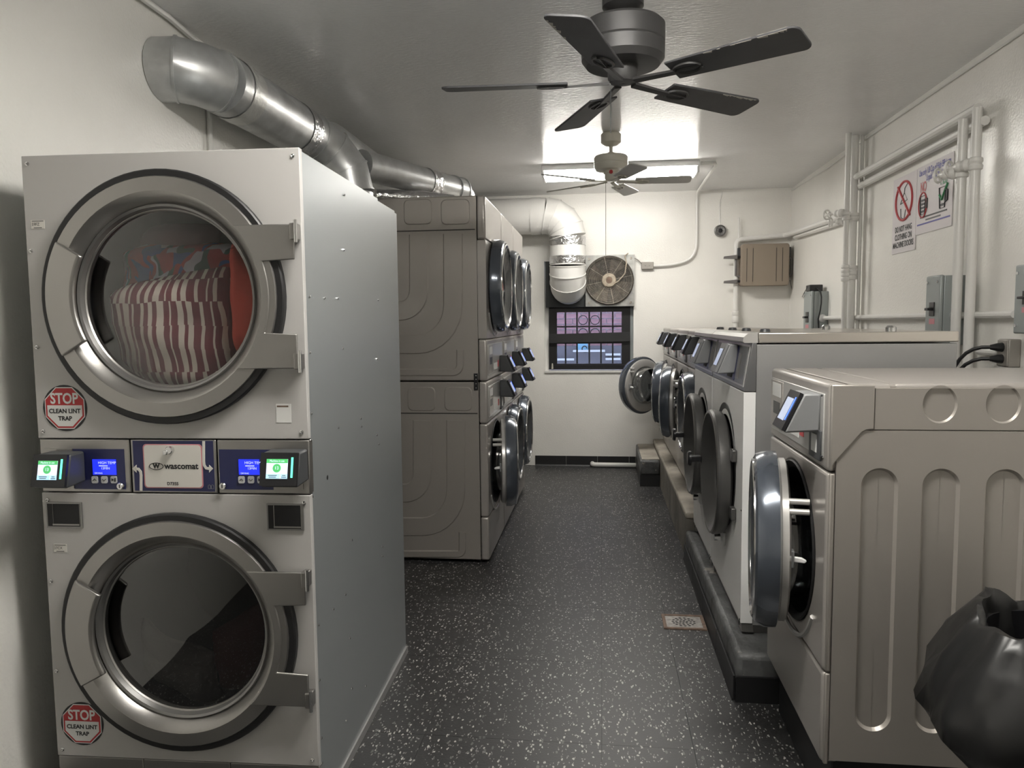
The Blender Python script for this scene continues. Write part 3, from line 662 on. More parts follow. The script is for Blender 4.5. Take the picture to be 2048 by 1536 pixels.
def lg(name, label, loc, rz, kind, deg, side=None, H=1.083, D=.76, R=.285, red=False, cat='washer', big=False, group=None, top_m='lg_taupe', hs=-1):
    Wd = .683; h = Wd/2; r = thing(name, label, cat, loc, rz, group); e = .0015
    if kind == 'upper': c0, c1, d0, d1, x0, x1, zd = 0., .243, .246, .812, .815, H, .563
    else: c0, c1, d0, d1, x0, x1, zd = .838, H, .282, .835, .02, .279, .557
    if big: c0, c1, d0, d1, x0, x1, zd = .815, H, .262, .812, .0, .259, .535
    fy = .05
    b = MB().box(-h+.003, h-.003, fy+.002, D, .02 if kind != 'upper' else .003, H-.002, front=False).build('cabinet', top_m, r, bevel=.006)
    mp = lambda u, v, w: (u, -w, v)
    MB().box(-h, h, 0, fy, c0, c1).build('control_fascia', 'lg_front', r, bevel=.012, seg=3)
    MB(mp).plate_hole(-h, h, d0, d1, circ(0, zd, R-.03, 48), -fy, 0).build('front_panel', 'lg_front', r, bevel=.012, seg=3)
    MB().box(-h, h, 0, fy, x0, x1).build('access_panel', 'lg_front', r, bevel=.012, seg=3)
    MB().lathe([(R-.03, .0), (R-.034, .06), (R-.05, .08), (R-.035, .10), (R-.035, .42), (.0001, .44)], (0, 0, zd), 'y', 40).build('drum', 'drum', r)
    MB().lathe([(R-.026, -.002), (R-.03, -.006), (R-.05, .006), (R-.06, .05), (R-.03, .05)], (0, 0, zd), 'y', 40, closed=True).build('gasket', 'black_rubber', r)
    lg_door(r, zd, deg, R, red, hs)
    # bowed lower lip of the panel under the door
    lip = [(R*1.02*math.cos(a), zd+R*1.02*math.sin(a)-.012) for a in [PI*1.18+i*PI*.64/16 for i in range(17)]]
    MB(mp).strip(lip, .016, .006, .004).build('door_lip', 'lg_panel', r)
    cz = (c0+c1)/2
    zr = c0+.075 if kind == 'upper' else c1-.085
    MB().box(-h+.028, h-.03, -.004, .001, c0+.03, c1-.03).build('control_panel', 'lg_panel', r, bevel=.003)
    MB().box(-h+.035, -h+.20, -.007, -.003, c0+.04, c1-.035).build('drawer', 'lg_front', r, bevel=.004)
    MB().box(-h+.075, -h+.165, -.0078, -.0065, cz-.03, cz+.012).build('drawer_recess', 'black_plastic', r)
    MB().box(-h+.06, -h+.175, -.0078, -.0068, cz+.03, cz+.075).build('paper_label', 'paper_white', r)
    MB().box(-.09, .06, -.0055, -.0035, c0+.05, c0+.09).build('paper_label', 'paper_white', r)
    MB().box(.075, .12, -.0052, -.0035, c0+.06, c0+.10).build('red_label', 'sign_red', r)
    MB().box(h-.15, h-.04, -.009, -.003, c0+.02, c0+.105).build('coin_plate', 'reader_dark', r, bevel=.003)
    MB().box(h-.12, h-.07, -.0105, -.009, c0+.04, c0+.09).build('paper_label', 'paper_white', r)
    card_reader(r, h-.115, -.003, zr, 'reader_dark' if not big else 'reader_body', .115, .105, .045, .095, led='led_blue' if kind != 'single' or big else 'reader_body', scr='screen_dim')
    for (sx_, sy_) in ((-1, .07), (1, .07), (-1, D-.07), (1, D-.07)):
        if kind != 'upper': MB().cyl((sx_*(h-.06), sy_, 0), (sx_*(h-.06), sy_, .03), .022, seg=12).build('foot', 'black_rubber', r)
    if kind == 'single': 
        MB().box(-h, h, fy+.001, .16, H-.03, H).build('top_cap', 'lg_front', r, bevel=.012, seg=3)
        MB().box(-h+.002, h-.002, .163, D, H-.025, H).build('top_cover', 'lg_front', r, bevel=.010, seg=3)
    return r
LW = .686
GL = 'silver stacked machines along the left wall'
def side_line(r, Wd, pts, w, hgt=.006, name='pressed_rib', m='lg_taupe'):
    P = [hit(r, px, py, 0, -Wd/2) for px, py in pts]; P = [(p.y, p.z) for p in P]
    MB(lambda u, v, k: (-Wd/2+.003-k, u, v)).strip(P, w, hgt, .006).build(name, m, r)
def jpath(x, y0, y1, yl, xl, c, s, ox, oy):
    """vertical from y0 to y1, then bends toward xl at height yl (crop coordinates)"""
    pts = [(x, y0+(y1-y0)*i/6) for i in range(7)]
    k = abs(yl-y1); pts += [(x-k*c*(1-math.cos(a)), y1+(yl-y1)*math.sin(a)) for a in [PI/2*i/8 for i in range(1, 9)]]
    xe = pts[-1][0]; pts += [(xe+(xl-xe)*i/4, yl) for i in range(1, 5)]
    return [(ox+a/s, oy+b/s) for a, b in pts]
for i in range(3):
    y = 4.30+LW*(i+.5)
    which = ['nearest the dryer', 'in the middle of its row', 'nearest the back wall'][i]
    lo = lg('stacked_washer', ['silver machine with its door ajar, at the bottom of the stack beside the white dryer', 'silver machine at the bottom of the middle stack, between two other stacks', 'silver machine at the bottom of the stack closest to the window wall'][i], (-.66, y, 0), PI/2, 'lower', (9, 0, 0)[i], red=i > 0, group=GL, hs=1)
    up = lg('stacked_dryer', ['silver machine on top of the stack next to the white dryer', 'silver machine on top of the middle stack, between two other stacks', 'silver machine on top of the stack closest to the window wall'][i], (-.66, y, 1.087), PI/2, 'upper', 0, H=1.066, red=True, cat='dryer', group=GL)
    if i == 0:
        Wd = .683
        for r, zs in ((up, (.87, .872)), (lo, (.895, .897))):
            MB().box(-Wd/2-.0004, -Wd/2+.002, .06, .76, zs[0], zs[1]+.003).build('seam', 'seam', r)
        for r, sets, s, ox, oy in ((up, [((180, 400, 150, 340)), ((465, 690, 150, 340)), ((-110, 110, 150, 340))], 3.841, 760, 360), (lo, [((175, 355, 300, 455)), ((410, 590, 300, 455)), ((-60, 120, 300, 455))], 3.2, 760, 680)):
            for (a, b, c, d) in sets:
                p, q = hit(r, ox+a/s, oy+c/s, 0, -Wd/2), hit(r, ox+b/s, oy+d/s, 0, -Wd/2)
                y0, y1 = sorted((p.y, q.y))
                if y1 < .75:
                    R_ = rrect(y0, y1, q.z, p.z, .03)
                    cy_, cz_ = (y0+y1)/2, (p.z+q.z)/2
                    MB().prism(R_, -Wd/2+.003, -Wd/2-.001, 'x', [(cy_+(u-cy_)*.95, cz_+(v-cz_)*.93) for u, v in R_]).build('pressed_square', 'lg_taupe', r)
        side_line(up, Wd, jpath(560, 415, 960, 1262, 0, .9, 3.841, 760, 360), .115); side_line(up, Wd, jpath(297, 420, 850, 1005, 0, .9, 3.841, 760, 360), .115); side_line(up, Wd, jpath(615, 1305, 1420, 1478, 0, 1, 3.841, 760, 360), .045)
        side_line(lo, Wd, jpath(485, 515, 960, 1195, 0, .9, 3.2, 760, 680), .115); side_line(lo, Wd, jpath(270, 515, 860, 980, 0, .9, 3.2, 760, 680), .115); side_line(lo, Wd, jpath(527, 1230, 1340, 1370, 0, 1, 3.2, 760, 680), .045)
        p = hit(up, 952, 765, 0, -Wd/2)
        br = MB().box(-Wd/2-.005, -Wd/2, p.y-.012, p.y+.012, -.052, .045).build('stacking_bracket', 'black_plastic', up)
        for zz in (-.04, -.015, .01, .032): MB().lathe([(.004, 0), (.0001, -.004)], (-Wd/2-.005, p.y, zz), 'x', 8).build('screw', 'chrome', br)
GR = 'silver washers on the concrete plinth'
for i, (deg, lb) in enumerate(((0, 'silver washer with closed round door, next to the white washers on the plinth'), (12, 'silver washer with its door ajar, second from the white washers'), (13, 'silver washer with its door ajar, third from the white washers'), (46, 'silver washer with its door swung wide open beside the window wall'))):
    lg('front_load_washer', lb, (.585, 4.535+LW*(i+.5), .28), -PI/2, 'single', deg, R=.265, group=GR, D=.74)
# ------------------------------------------------------------------ large silver washer at the front
FW = lg('front_load_washer', 'large taupe silver washer with its door ajar beside the black trash bag', (.60, 2.412, .20), -PI/2, 'single', 9, H=1.052, D=.94, R=.275, big=True)
Wf = .683
def FS(px, py): p = hit(FW, px, py, 0, Wf/2); return p.y, p.z
mside = lambda u, v, w: (Wf/2-.002+w, u, v)
seam = FS(1664, 1200)[0]
cols = [(1664, 1811, 1714, 1787, 935, 1460), (1811, 1934, 1834, 1909, 936, 1464), (1934, 2050, 1959, 2037, 937, 1468)]
ztop = FS(1750, 858)[1]
ulast = 0
for (a, b, c, d, e, f) in cols:
    ua, ub, uc, ud = FS(a, 1200)[0], FS(b, 1200)[0], FS(c, 1200)[0], FS(d, 1200)[0]
    MB(mside).plate_hole(max(ua, seam), ub, .012, ztop-.003, stadium((uc+ud)/2, FS((c+d)/2, f)[1], FS((c+d)/2, e)[1], (ud-uc)/2, 12), 0, .010, floor=.001, inset=.007).build('side_panel', 'lg_taupe', FW, ang=8)
    ulast = ub
MB(mside).box(ulast, .94, .012, ztop-.003, 0, .010).build('side_panel', 'lg_taupe', FW)
ut = FS(1747, 800)[0]; zt = 1.052-.012
um = FS(1940, 808)[0]
for (a, b, px) in ((ut+.002, um, 1877.5), (um, .94, 2004)):
    c = FS(px, 808); MB(mside).plate_hole(a, b, ztop, zt, circ(c[0], c[1], .043, 32, ry=.050), 0, .010, floor=.004, inset=.004).build('top_strip', 'lg_taupe', FW, ang=12)
poly = [FS(1630, 941), FS(1664, 941), FS(1664, 931), FS(1668, 924), FS(1722, 864), FS(1730, 860), FS(1746, 858)]
MB().prism([(.004, poly[0][1])]+[p for p in poly[1:]]+[(ut, zt+.010), (.004, zt+.010)], Wf/2-.004, Wf/2+.012, 'x').build('control_side_cover', 'lg_taupe', FW, bevel=.004)
MB().box(Wf/2-.004, Wf/2+.009, .006, seam-.002, .264, .812).build('front_side_panel', 'lg_taupe', FW, bevel=.004)
MB().box(Wf/2-.004, Wf/2+.009, .006, seam-.002, .0, .259).build('front_side_panel', 'lg_taupe', FW, bevel=.004)
for py in (790, 911):
    p = FS(1641, py); MB().lathe([(.003, 0), (.0001, .002)], (Wf/2+.012, p[0], p[1]), 'x', 8).build('screw', 'reader_dark', FW)
tag(MB().box(.64, 1.50, 2.10, 2.72, 0, .199).build('washer_pedestal', 'black_rubber', bevel=.004), 'black raised steel pedestal under the large taupe washer', 'pedestal')

# ================================================================== WHITE FRONT WASHERS
def elx(label, y0, y1, group):
    Wd = y1-y0-.004; h = Wd/2; H = 1.195; D = .77
    r = thing('front_load_washer', label, 'washer', (.545, (y0+y1)/2, .18), -PI/2, group)
    zf, R = .966, .275; zd = .575
    mp = lambda u, v, w: (u, -w, v)
    MB(mp).plate_hole(-h, h, .05, zf, circ(0, zd+.01, .245, 48), -.045, 0).build('front_panel', 'white_panel', r, bevel=.003)
    MB().box(h-.001, h+.001, .0, .045, .05, zf).build('panel_return', 'white_gloss', r)
    MB().box(-h+.002, h-.002, .047, D, .04, 1.150, front=False).build('cabinet', 'elx_side', r, bevel=.003)
    MB().box(-h+.03, h-.03, .02, D-.03, 0, .045).build('base_frame', 'steel_dark', r)
    for sx_ in (-1, 1):
        q = MB().box(sx_*(h-.045)-.04, sx_*(h-.045)+.04, .006, .05, .012, .045).build('foot_bracket', 'steel', r)
        MB().box(sx_*(h-.045)-.02, sx_*(h-.045)-.006, .0045, .006, .02, .036).build('bracket_slot', 'black_void', q)
        for zz in (.06, .5): MB().lathe([(.005, 0), (.0001, -.004)], (sx_*(h-.012), 0, zz), 'y', 8).build('screw', 'chrome', r)
    # console, leaning back
    con = MB().prism([(0, zf+.003), (.046, zf+.003), (.046, 1.158), (.030, 1.158)], -h, h, 'x').build('console', 'elx_console', r, bevel=.002)
    tl = math.atan2(.030, 1.158-zf)
    def on(x, v, o): return (x, .030*v-o*math.cos(tl), zf+.003+(1.155-zf)*v+o*math.sin(tl))
    def quad(name, m, a, b, v0, v1, o0, o1, par=con):
        P = [on(a, v0, o0), on(b, v0, o0), on(b, v1, o0), on(a, v1, o0), on(a, v0, o1), on(b, v0, o1), on(b, v1, o1), on(a, v1, o1)]
        return MB().add(P, [(0, 1, 2, 3), (4, 5, 6, 7), (0, 1, 5, 4), (1, 2, 6, 5), (2, 3, 7, 6), (3, 0, 4, 7)]).build(name, m, par)
    quad('console_frame', 'lg_panel', -h+.02, h-.02, .08, .94, -.001, .003)
    quad('console_inset', 'elx_console', -h+.035, h-.035, .12, .90, -.001, .005)
    quad('fascia', 'navy', -.20, .20, .14, .88, 0, .0065); quad('display_window', 'black_void', .03, .14, .18, .45, 0, .008)
    quad('paper_label', 'paper_white', -.10, .02, .48, .85, 0, .008); quad('coin_slot', 'steel', .22, .27, .2, .75, 0, .009)
    quad('button_row', 'key', -.17, -.04, .22, .30, 0, .009)
    card_reader(r, .11, .018, 1.085, 'reader_body', .135, .12, .035, .085, led='reader_dark', bez='reader_body', scr='screen_dim')
    # lid with rolled front
    MB().prism([(.0, 1.156), (-.006, 1.162), (-.004, 1.178), (.012, 1.192), (.05, 1.197), (.05, 1.156)], -h, h, 'x').build('top_nose', 'lg_inner', r)
    MB().box(-h-.001, h+.001, .052, D+.004, 1.155, 1.195).build('lid', 'elx_lid', r, bevel=.004)
    for xx in (-.2, .2): MB().lathe([(.022, 1.195), (.018, 1.207), (.0001, 1.209)], (xx, .12, 0), 'z', 14).build('lid_cap', 'reader_dark', r)
    MB().lathe([(.02, 1.195), (.02, 1.21), (.012, 1.218), (.0001, 1.218)], (h-.05, .55, 0), 'z', 14).build('fitting', 'chrome', r)
    # recess and door
    MB().lathe([(.272, -.0005), (.272, -.004), (.245, .0), (.24, .03), (.235, .06)], (0, 0, zd+.035), 'y', 48).build('door_recess', 'black_rubber', r)
    MB().lathe([(.245, .0), (.24, .06), (.22, .08), (.23, .10), (.23, .45), (.0001, .46)], (0, 0, zd+.01), 'y', 40).build('drum', 'drum', r)
    d = MB().lathe([(.255, -.010), (.268, -.020), (R, -.040), (R+.001, -.060), (R-.006, -.070), (R-.016, -.072), (.255, -.066), (.205, -.028), (.192, -.014), (.188, -.006), (.20, -.004)], (0, 0, zd), 'y', 64, closed=True).build('door', 'elx_door', r)
    MB().lathe([(R-.004, -.0705), (R-.010, -.074), (R-.016, -.0725)], (0, 0, zd), 'y', 64).build('trim_line', 'steel', d)
    MB().lathe([(.192, -.012), (.15, .015), (.08, .04), (.0001, .045)], (0, 0, zd), 'y', 40).build('door_glass', 'lg_glass', d)
    k = MB().lathe([(.0001, -.135), (.03, -.135), (.036, -.128), (.036, -.118), (.0001, -.115)], (0, 0, 0), 'y', 20).build('door_handle', 'black_plastic', d, loc=(-R+.012, 0, zd+.01))
    MB().box(-.02, .02, -.122, -.07, -.014, .014).build('handle_stem', 'black_plastic', k, bevel=.004)
    for s in (-1, 1): MB().box(R-.03, R+.022, -.022, -.001, zd+s*.12-.025, zd+s*.12+.025).build('hinge', 'elx_door', d, bevel=.004)
    MB().prism([(-.045, zd-R-.005), (-.035, zd-R-.045), (-.01, zd-R-.055), (.01, zd-R-.035), (.03, zd-R-.055), (.045, zd-R-.03), (.05, zd-R+.01)], -.012, -.0005, 'y').build('drip_lip', 'white_gloss', r, bevel=.003)
    MB().lathe([(.016, -.02), (.016, -.045), (.0001, -.045)], (.012, 0, zd-R-.02), 'y', 14).build('drain_spout', 'chrome', r)
    return r
GE = 'white front washers on the dark plinth'
elx('wider white front washer with grey steel side, next to the large taupe washer', 2.965, 3.795, GE)
elx('narrower white front washer between the wider white one and the silver row', 3.80, 4.50, GE)

# ================================================================== DUCTS
def duct(r, name, pts, R, m, seg=28, rings=(), ring_m=None, ang=32):
    o = MB().tube(pts, R, seg).build(name, m, r, ang=ang)
    for i in rings:
        P = Vector(pts[i]); a = Vector(pts[max(i-1, 0)]); b = Vector(pts[min(i+1, len(pts)-1)]); t = (b-a).normalized()
        MB().tube([P-t*.004, P+t*.004], R+.005, seg).build('seam_ring', ring_m or m, o)
    return o
def band(r, name, p, q, R, m):
    return MB().tube([p, q], R+.002, 28, caps=False).build(name, m, r)
zd = 2.42
d1 = thing('exhaust_duct', 'thick galvanized duct with tape bands along the left wall above the white dryer', 'duct')
duct(d1, 'elbow', [(-1.7295, 2.868, zd+.01), (-1.66, 2.87, zd+.01), (-1.60, 2.92, zd+.005), (-1.562, 3.00, zd)], .122, 'galv', rings=(1, 3))
duct(d1, 'straight_run', [(-1.562, 3.00, zd), (-1.552, 3.40, zd), (-1.545, 3.80, zd)], .125, 'galv')
band(d1, 'tape_band', (-1.560, 3.08, zd), (-1.557, 3.19, zd), .126, 'tape'); band(d1, 'foil_band', (-1.547, 3.70, zd), (-1.545, 3.82, zd), .127, 'foil')
duct(d1, 'elbow', [(-1.545, 3.80, zd), (-1.535, 3.93, zd), (-1.47, 4.04, zd-.05), (-1.40, 4.09, zd-.15), (-1.378, 4.10, zd-.27)], .124, 'galv', rings=(1, 2, 3, 4))
duct(d1, 'drop', [(-1.378, 4.10, zd-.27), (-1.378, 4.10, 1.60), (-1.36, 4.04, 1.50), (-1.33, 3.9, 1.47), (-1.30, 3.085, 1.47)], .122, 'galv')
d2 = thing('exhaust_duct', 'galvanized duct with a taped joint slanting over the stacked silver machines', 'duct')
p0, p1 = at(722, 329, Z=2.33), at(905, 378, Z=2.33); dv = (p1-p0)
duct(d2, 'straight_run', [tuple(p0), tuple(p0+dv*.5), tuple(p1)], .085, 'galv'); band(d2, 'foil_band', tuple(p0+dv*.66), tuple(p0+dv*.76), .086, 'foil')
duct(d2, 'collar', [tuple(p0+dv*1.0), tuple(p0+dv*1.10)], .088, 'galv', rings=(0, 1))
pe = p0+dv*1.10
duct(d2, 'drop', [tuple(pe), (pe.x+.02, pe.y+.05, 2.30), (pe.x+.03, pe.y+.07, 2.25), (pe.x+.03, pe.y+.07, 2.157)], .075, 'galv')
d3 = thing('exhaust_duct', 'galvanized trunk duct under the ceiling running to the back wall along the left wall', 'duct')
duct(d3, 'straight_run', [(-1.56, 4.26, zd+.04), (-1.56, 5.4, zd+.04), (-1.56, 6.95, zd+.02)], .125, 'galv')
q0, q1 = at(752, 392, Z=2.20), at(850, 396, Z=2.20)
tag(MB().tube([tuple(q0), tuple(q1), tuple(q1+(q1-q0)*.5+Vector((0, .1, 0)))], .043, 16).build('flexible_duct', 'foil'), 'small shiny foil duct lying on top of the stacked silver machines', 'duct')
yd = 7.17; Rw = .168
zh = at(1050, 433, Y=yd).z; xe = at(1135, 500, Y=yd).x
dw = thing('exhaust_duct', 'thick white painted duct elbowing down in front of the back window', 'duct')
arc = [(xe-.20*math.cos(a)-.0, yd, zh-.20+.20*math.sin(a)) for a in [PI/2-i*PI/8 for i in range(5)]]
arc = [(xe-.20+.20*math.sin(a), yd, zh-.20+.20*math.cos(a)) for a in [i*PI/8 for i in range(5)]]
duct(dw, 'straight_run', [(-1.40, yd, zh), (-.6, yd, zh), arc[0]], Rw, 'duct_white')
band(dw, 'tape_band', (arc[0][0]-.14, yd, zh), (arc[0][0]-.05, yd, zh), Rw+.003, 'tape').data.materials[0] = MATS['duct_white']
duct(dw, 'elbow', arc, Rw+.002, 'duct_white', rings=(0, 1, 2, 3, 4), ang=15)
zv = lambda py: at(1135, py, Y=yd-Rw).z
duct(dw, 'drop', [arc[-1], (xe, yd, zv(528))], Rw, 'duct_white')
band(dw, 'foil_band', (xe, yd, zv(470)), (xe, yd, zv(488)), Rw+.002, 'foil'); band(dw, 'foil_band', (xe, yd, zv(510)), (xe, yd, zv(525)), Rw+.002, 'foil')
duct(dw, 'elbow', [(xe, yd, zv(528)), (xe, yd+.012, zv(545)), (xe, yd+.05, zv(560)), (xe, yd+.11, zv(569)), (xe, YB-.03, zv(570))], Rw+.002, 'duct_white', rings=(0, 1, 2), ang=15)

# ================================================================== CEILING FANS
def rblade(r0, r1, w0, w1, n=5):
    P = [(r0, -w0/2), (r1-.03, -w1/2)]; P += [(r1-.03+.03*math.sin(a), -w1/2+.03-.03*math.cos(a)) for a in [PI/2*i/n for i in range(1, n+1)]]
    Q = [(a, -b) for a, b in reversed(P)]; return P+Q
def fan(name, label, c, zb, r, a0, mh, mb, chip, w0, w1, zmot, rmot, zsw, rsw, zrod, rcan, zcan, pitch=-.2, swivel=None):
    f = thing(name, label, 'fan', (c[0], c[1], ZC)); Z = lambda z: z-ZC
    MB().lathe([(rcan*.8, 0), (rcan, -.012), (rcan, Z(zcan)+.02), (rcan*.55, Z(zcan)), (.014, Z(zcan)-.004)], (0, 0, 0), 'z', 28).build('canopy', mh, f)
    MB().cyl((0, 0, Z(zcan)+.01), (0, 0, Z(zmot[1])-.005), .012).build('downrod', mh, f)
    m0, m1 = zmot
    MB().lathe([(.02, Z(m1)+.02), (.045, Z(m1)), (rmot*.92, Z(m1)-.004), (rmot, Z(m1)-.016), (rmot, Z((m0+m1)/2)), (rmot*.98, Z((m0+m1)/2)-.004), (rmot, Z((m0+m1)/2)-.008), (rmot*.99, Z(m0)+.022), (rmot*.88, Z(m0)), (.05, Z(m0)-.004)], (0, 0, 0), 'z', 40).build('motor_housing', mh, f)
    s0, s1 = zsw
    sw = MB().lathe([(rsw*1.2, Z(s1)), (rsw*1.2, Z(s1)-.02), (rsw, Z(s1)-.024), (rsw, Z(s0)+.014), (rsw*.85, Z(s0)), (.012, Z(s0)-.003), (.0001, Z(s0)-.001)], (0, 0, 0), 'z', 32).build('switch_housing', mh, f)
    if zrod: MB().tube([(-rsw*.8, 0, Z(s0)+.01), (-rsw*.8, 0, Z(zrod))], .0016, 6).build('pull_chain', mh if chip else 'outlet', f)
    for k in range(5):
        a = math.radians(a0+72*k)
        b = MB().prism(rblade(.20*r/.66, r, w0, w1), -.004, .004, 'z').build('blade', mb, f, loc=(0, 0, Z(zb)), rot=(pitch, 0, a), bevel=.002); b.rotation_mode = 'XYZ'
        q = MB(lambda u, v, w: (u, v, -.005-w))
        rr = .26*r/.66
        q.strip(circ(rr, 0, .050*r/.66, 20, .15, 2*PI-.15+.3, ry=.034*r/.66), .010, .006, .002)
        q.add(*(lambda P: (P, [(0, 1, 2, 3), (4, 5, 6, 7), (0, 1, 5, 4), (1, 2, 6, 5), (2, 3, 7, 6), (3, 0, 4, 7)]))([(rsw*.9, -.014, -.01), (rr-.045*r/.66, -.012, 0), (rr-.045*r/.66, .012, 0), (rsw*.9, .014, -.01), (rsw*.9, -.014, .0), (rr-.045*r/.66, -.012, .008), (rr-.045*r/.66, .012, .008), (rsw*.9, .014, 0)]))
        q.strip([(rr-.05*r/.66, 0), (rr+.05*r/.66, 0)], .008, .006, .002)
        q.build('blade_iron', mh, b)
        if chip and k in (0, 4, 3):
            rnd = random.Random(k); P = []; x = .33 if k == 4 else .45; e = []
            s_ = -1
            while x < r-.035:
                x2 = min(x+rnd.uniform(.012, .04), r-.034); wd = rnd.choice((0, .003, .006, .010)) + (.006 if x > .52 else 0)
                yb = w0/2+(w1-w0)/2*(x-.2)/(r-.23)
                if wd: e.append([(x, yb-.001), (x2, yb-.0005), (x2-.004, yb-wd), (x+.003, yb-wd*.6)])
                x = x2
            if e:
                for g in e: MB().prism([(u, s_*v) for u, v in g], -.0046, .0046, 'z').build('chipped_paint', 'fan_chip', b)
    return f
F1 = Vector((.078, 2.86)); zf = lambda py: at(1252, py, Y=2.86).z
f1 = fan('ceiling_fan', 'large dark grey five blade ceiling fan with chipped blade edges', (.078, 2.86), 2.295, .665, 38, 'fan_dark', 'fan_blade', True, .115, .145, (zf(132), zf(45)), .152, (zf(165), zf(112)), .055, at(1227, 266, Y=2.86).z, .075, zf(14)-.02)
zf2 = lambda py: at(1222, py, Y=5.08).z
f2 = fan('ceiling_fan', 'small cream five blade ceiling fan with a long pull chain', (.062, 5.08), 2.345, .52, .5, 'fan_cream', 'fan_white', False, .09, .115, (zf2(341), zf2(311)), .112, (zf2(361), zf2(341)), .042, at(1237, 512, Y=5.08).z, .066, zf2(292))
MB().lathe([(.0001, -.008), (.012, -.005), (.014, 0), (.012, .005), (.0001, .008)], (0, -.045, zf2(346)-ZC), 'y', 12).build('red_cap', 'red', f2)

# ================================================================== EXHAUST FAN, BACK WALL FITTINGS
ye = YB-.045
e0, e1, ec = at(1171, 511, Y=ye), at(1269, 612, Y=ye), at(1218, 561, Y=ye)
ex = thing('exhaust_fan', 'rusty wire caged exhaust fan on a galvanized square plate beside the white duct', 'fan', (ec.x, ye, ec.z))
hxm = (e1.x-e0.x)/2; cx0 = (e0.x+e1.x)/2-ec.x; hz = (e0.z-e1.z)/2; cz0 = (e0.z+e1.z)/2-ec.z
MB(lambda u, v, w: (u, -w, v)).plate_hole(cx0-hxm, cx0+hxm, cz0-hz, cz0+hz, circ(0, 0, .218, 40), -.03, 0).build('plate', 'galv_plate', ex, bevel=.003)
MB().lathe([(.218, .0), (.218, .03), (.0001, .03)], (0, 0, 0), 'y', 36).build('fan_throat', 'black_void', ex)
for k in range(4):
    MB().add([(.05, .004, -.01), (.20, .006, -.07), (.212, .012, .01), (.19, .020, .08), (.06, .018, .03), (.05, .006, -.008), (.20, .008, -.068), (.212, .014, .012), (.19, .022, .082), (.06, .020, .032)], [(0, 1, 2, 3, 4), (5, 6, 7, 8, 9), (0, 1, 6, 5), (1, 2, 7, 6), (2, 3, 8, 7), (3, 4, 9, 8), (4, 0, 5, 9)]).build('blade', 'fan_iron', ex, rot=(0, .5+k*PI/2, 0))
g = MB()
for i in range(15): 
    rr = .075+i*.0105; g.tube([(rr*math.cos(a), -.028-.012*(1-(rr/.226)**2), rr*math.sin(a)) for a in [j*2*PI/36 for j in range(36)]], .0015, 5, loop=True)
for k in range(8):
    a = k*PI/4+.2; g.tube([(.05*math.cos(a), -.042, .05*math.sin(a)), (.15*math.cos(a), -.036, .15*math.sin(a)), (.226*math.cos(a), -.022, .226*math.sin(a))], .0025, 5)
g.build('wire_cage', 'grille_rust', ex)['kind'] = 'stuff'
MB().tube([(.228*math.cos(a), -.014, .228*math.sin(a)) for a in [j*2*PI/44 for j in range(44)]], .009, 8, loop=True).build('cage_ring', 'fan_iron', ex)
MB().lathe([(.068, -.01), (.068, -.05), (.060, -.058), (.035, -.060), (.030, -.055), (.0001, -.055)], (0, 0, 0), 'y', 28).build('motor', 'motor_tan', ex)
MB().lathe([(.029, -.055), (.028, -.061), (.0001, -.062)], (0, 0, 0), 'y', 20).build('motor_badge', 'rust', ex)
MB().tube([(.055, -.05, -.03), (.09, -.06, -.01), (.15, -.06, .06), (.165, -.055, .16), (.15, -.04, .23), (.18, -.02, .255)], .006, 8).build('power_lead', 'motor_tan', ex)
for (a, b) in ((-1, -1), (-1, 1), (1, -1), (1, 1)): MB().cyl((cx0+a*(hxm-.035), -.012, cz0+b*(hz-.035)), (cx0+a*(hxm-.035), 0, cz0+b*(hz-.035)), .012, seg=8).build('bolt', 'grille_rust', ex)
def wallpipe(name, label, pts, r, cat='pipe', m='pipe_white', bend=.05, fit=(), seg=10):
    o = MB().tube(route(pts, bend), r, seg).build(name, m); tag(o, label, cat)
    return o
def B(px, py, off=.03): return tuple(at(px, py, Y=YB-off))
def Rr(px, py, off=.05): return tuple(at(px, py, X=XR-off))
jb = MB().box(*(lambda a, b: (a.x, b.x, YB-.045, YB, b.z, a.z))(at(1283, 524, Y=YB-.045), at(1307, 538, Y=YB-.045))).build('junction_box', 'outlet', bevel=.004); tag(jb, 'small grey junction box between the exhaust fan and a bent conduit', 'junction box')
a = at(1295, 531, Y=YB-.05)
for dx in (-.02, .02): MB().lathe([(.006, 0), (.0001, -.006)], (a.x+dx, YB-.045, a.z), 'y', 8).build('screw', 'chrome', jb)
tag(MB().tube(route([B(1283, 527, .03), B(1275, 519, .03), B(1258, 512, .04)], .03), .005, 8).build('fan_cable', 'outlet'), 'thin cable from the exhaust fan plate to the grey junction box', 'cable')
c0 = at(1396, 327, Z=2.64); c0.x = .765; c1 = at(1434, 326, Z=2.64); c2 = at(1397, 372, Z=2.635)
c2.y = YB-.03; c2.x = at(1394, 380, Y=YB-.03).x
wallpipe('conduit', 'white conduit bending from the ceiling light down the back wall to a junction box', [tuple(c0), tuple(c1), tuple(c2), (c2.x, YB-.03, at(1390, 500, Y=YB).z), B(1380, 520), B(1345, 530), B(1307, 531.5)], .013, 'conduit', bend=.09)
sp = at(1441, 461, Y=YB-.05)
s_ = thing('wall_speaker', 'small round grey speaker hung on a white cable on the back wall', 'speaker', (sp.x, YB, sp.z))
MB().lathe([(.052, 0), (.056, -.02), (.054, -.045), (.046, -.050), (.042, -.044), (.0001, -.040)], (0, 0, 0), 'y', 28).build('housing', 'steel_dark', s_)
MB().lathe([(.022, -.041), (.020, -.052), (.0001, -.054)], (0, 0, 0), 'y', 20).build('cone', 'black_plastic', s_)
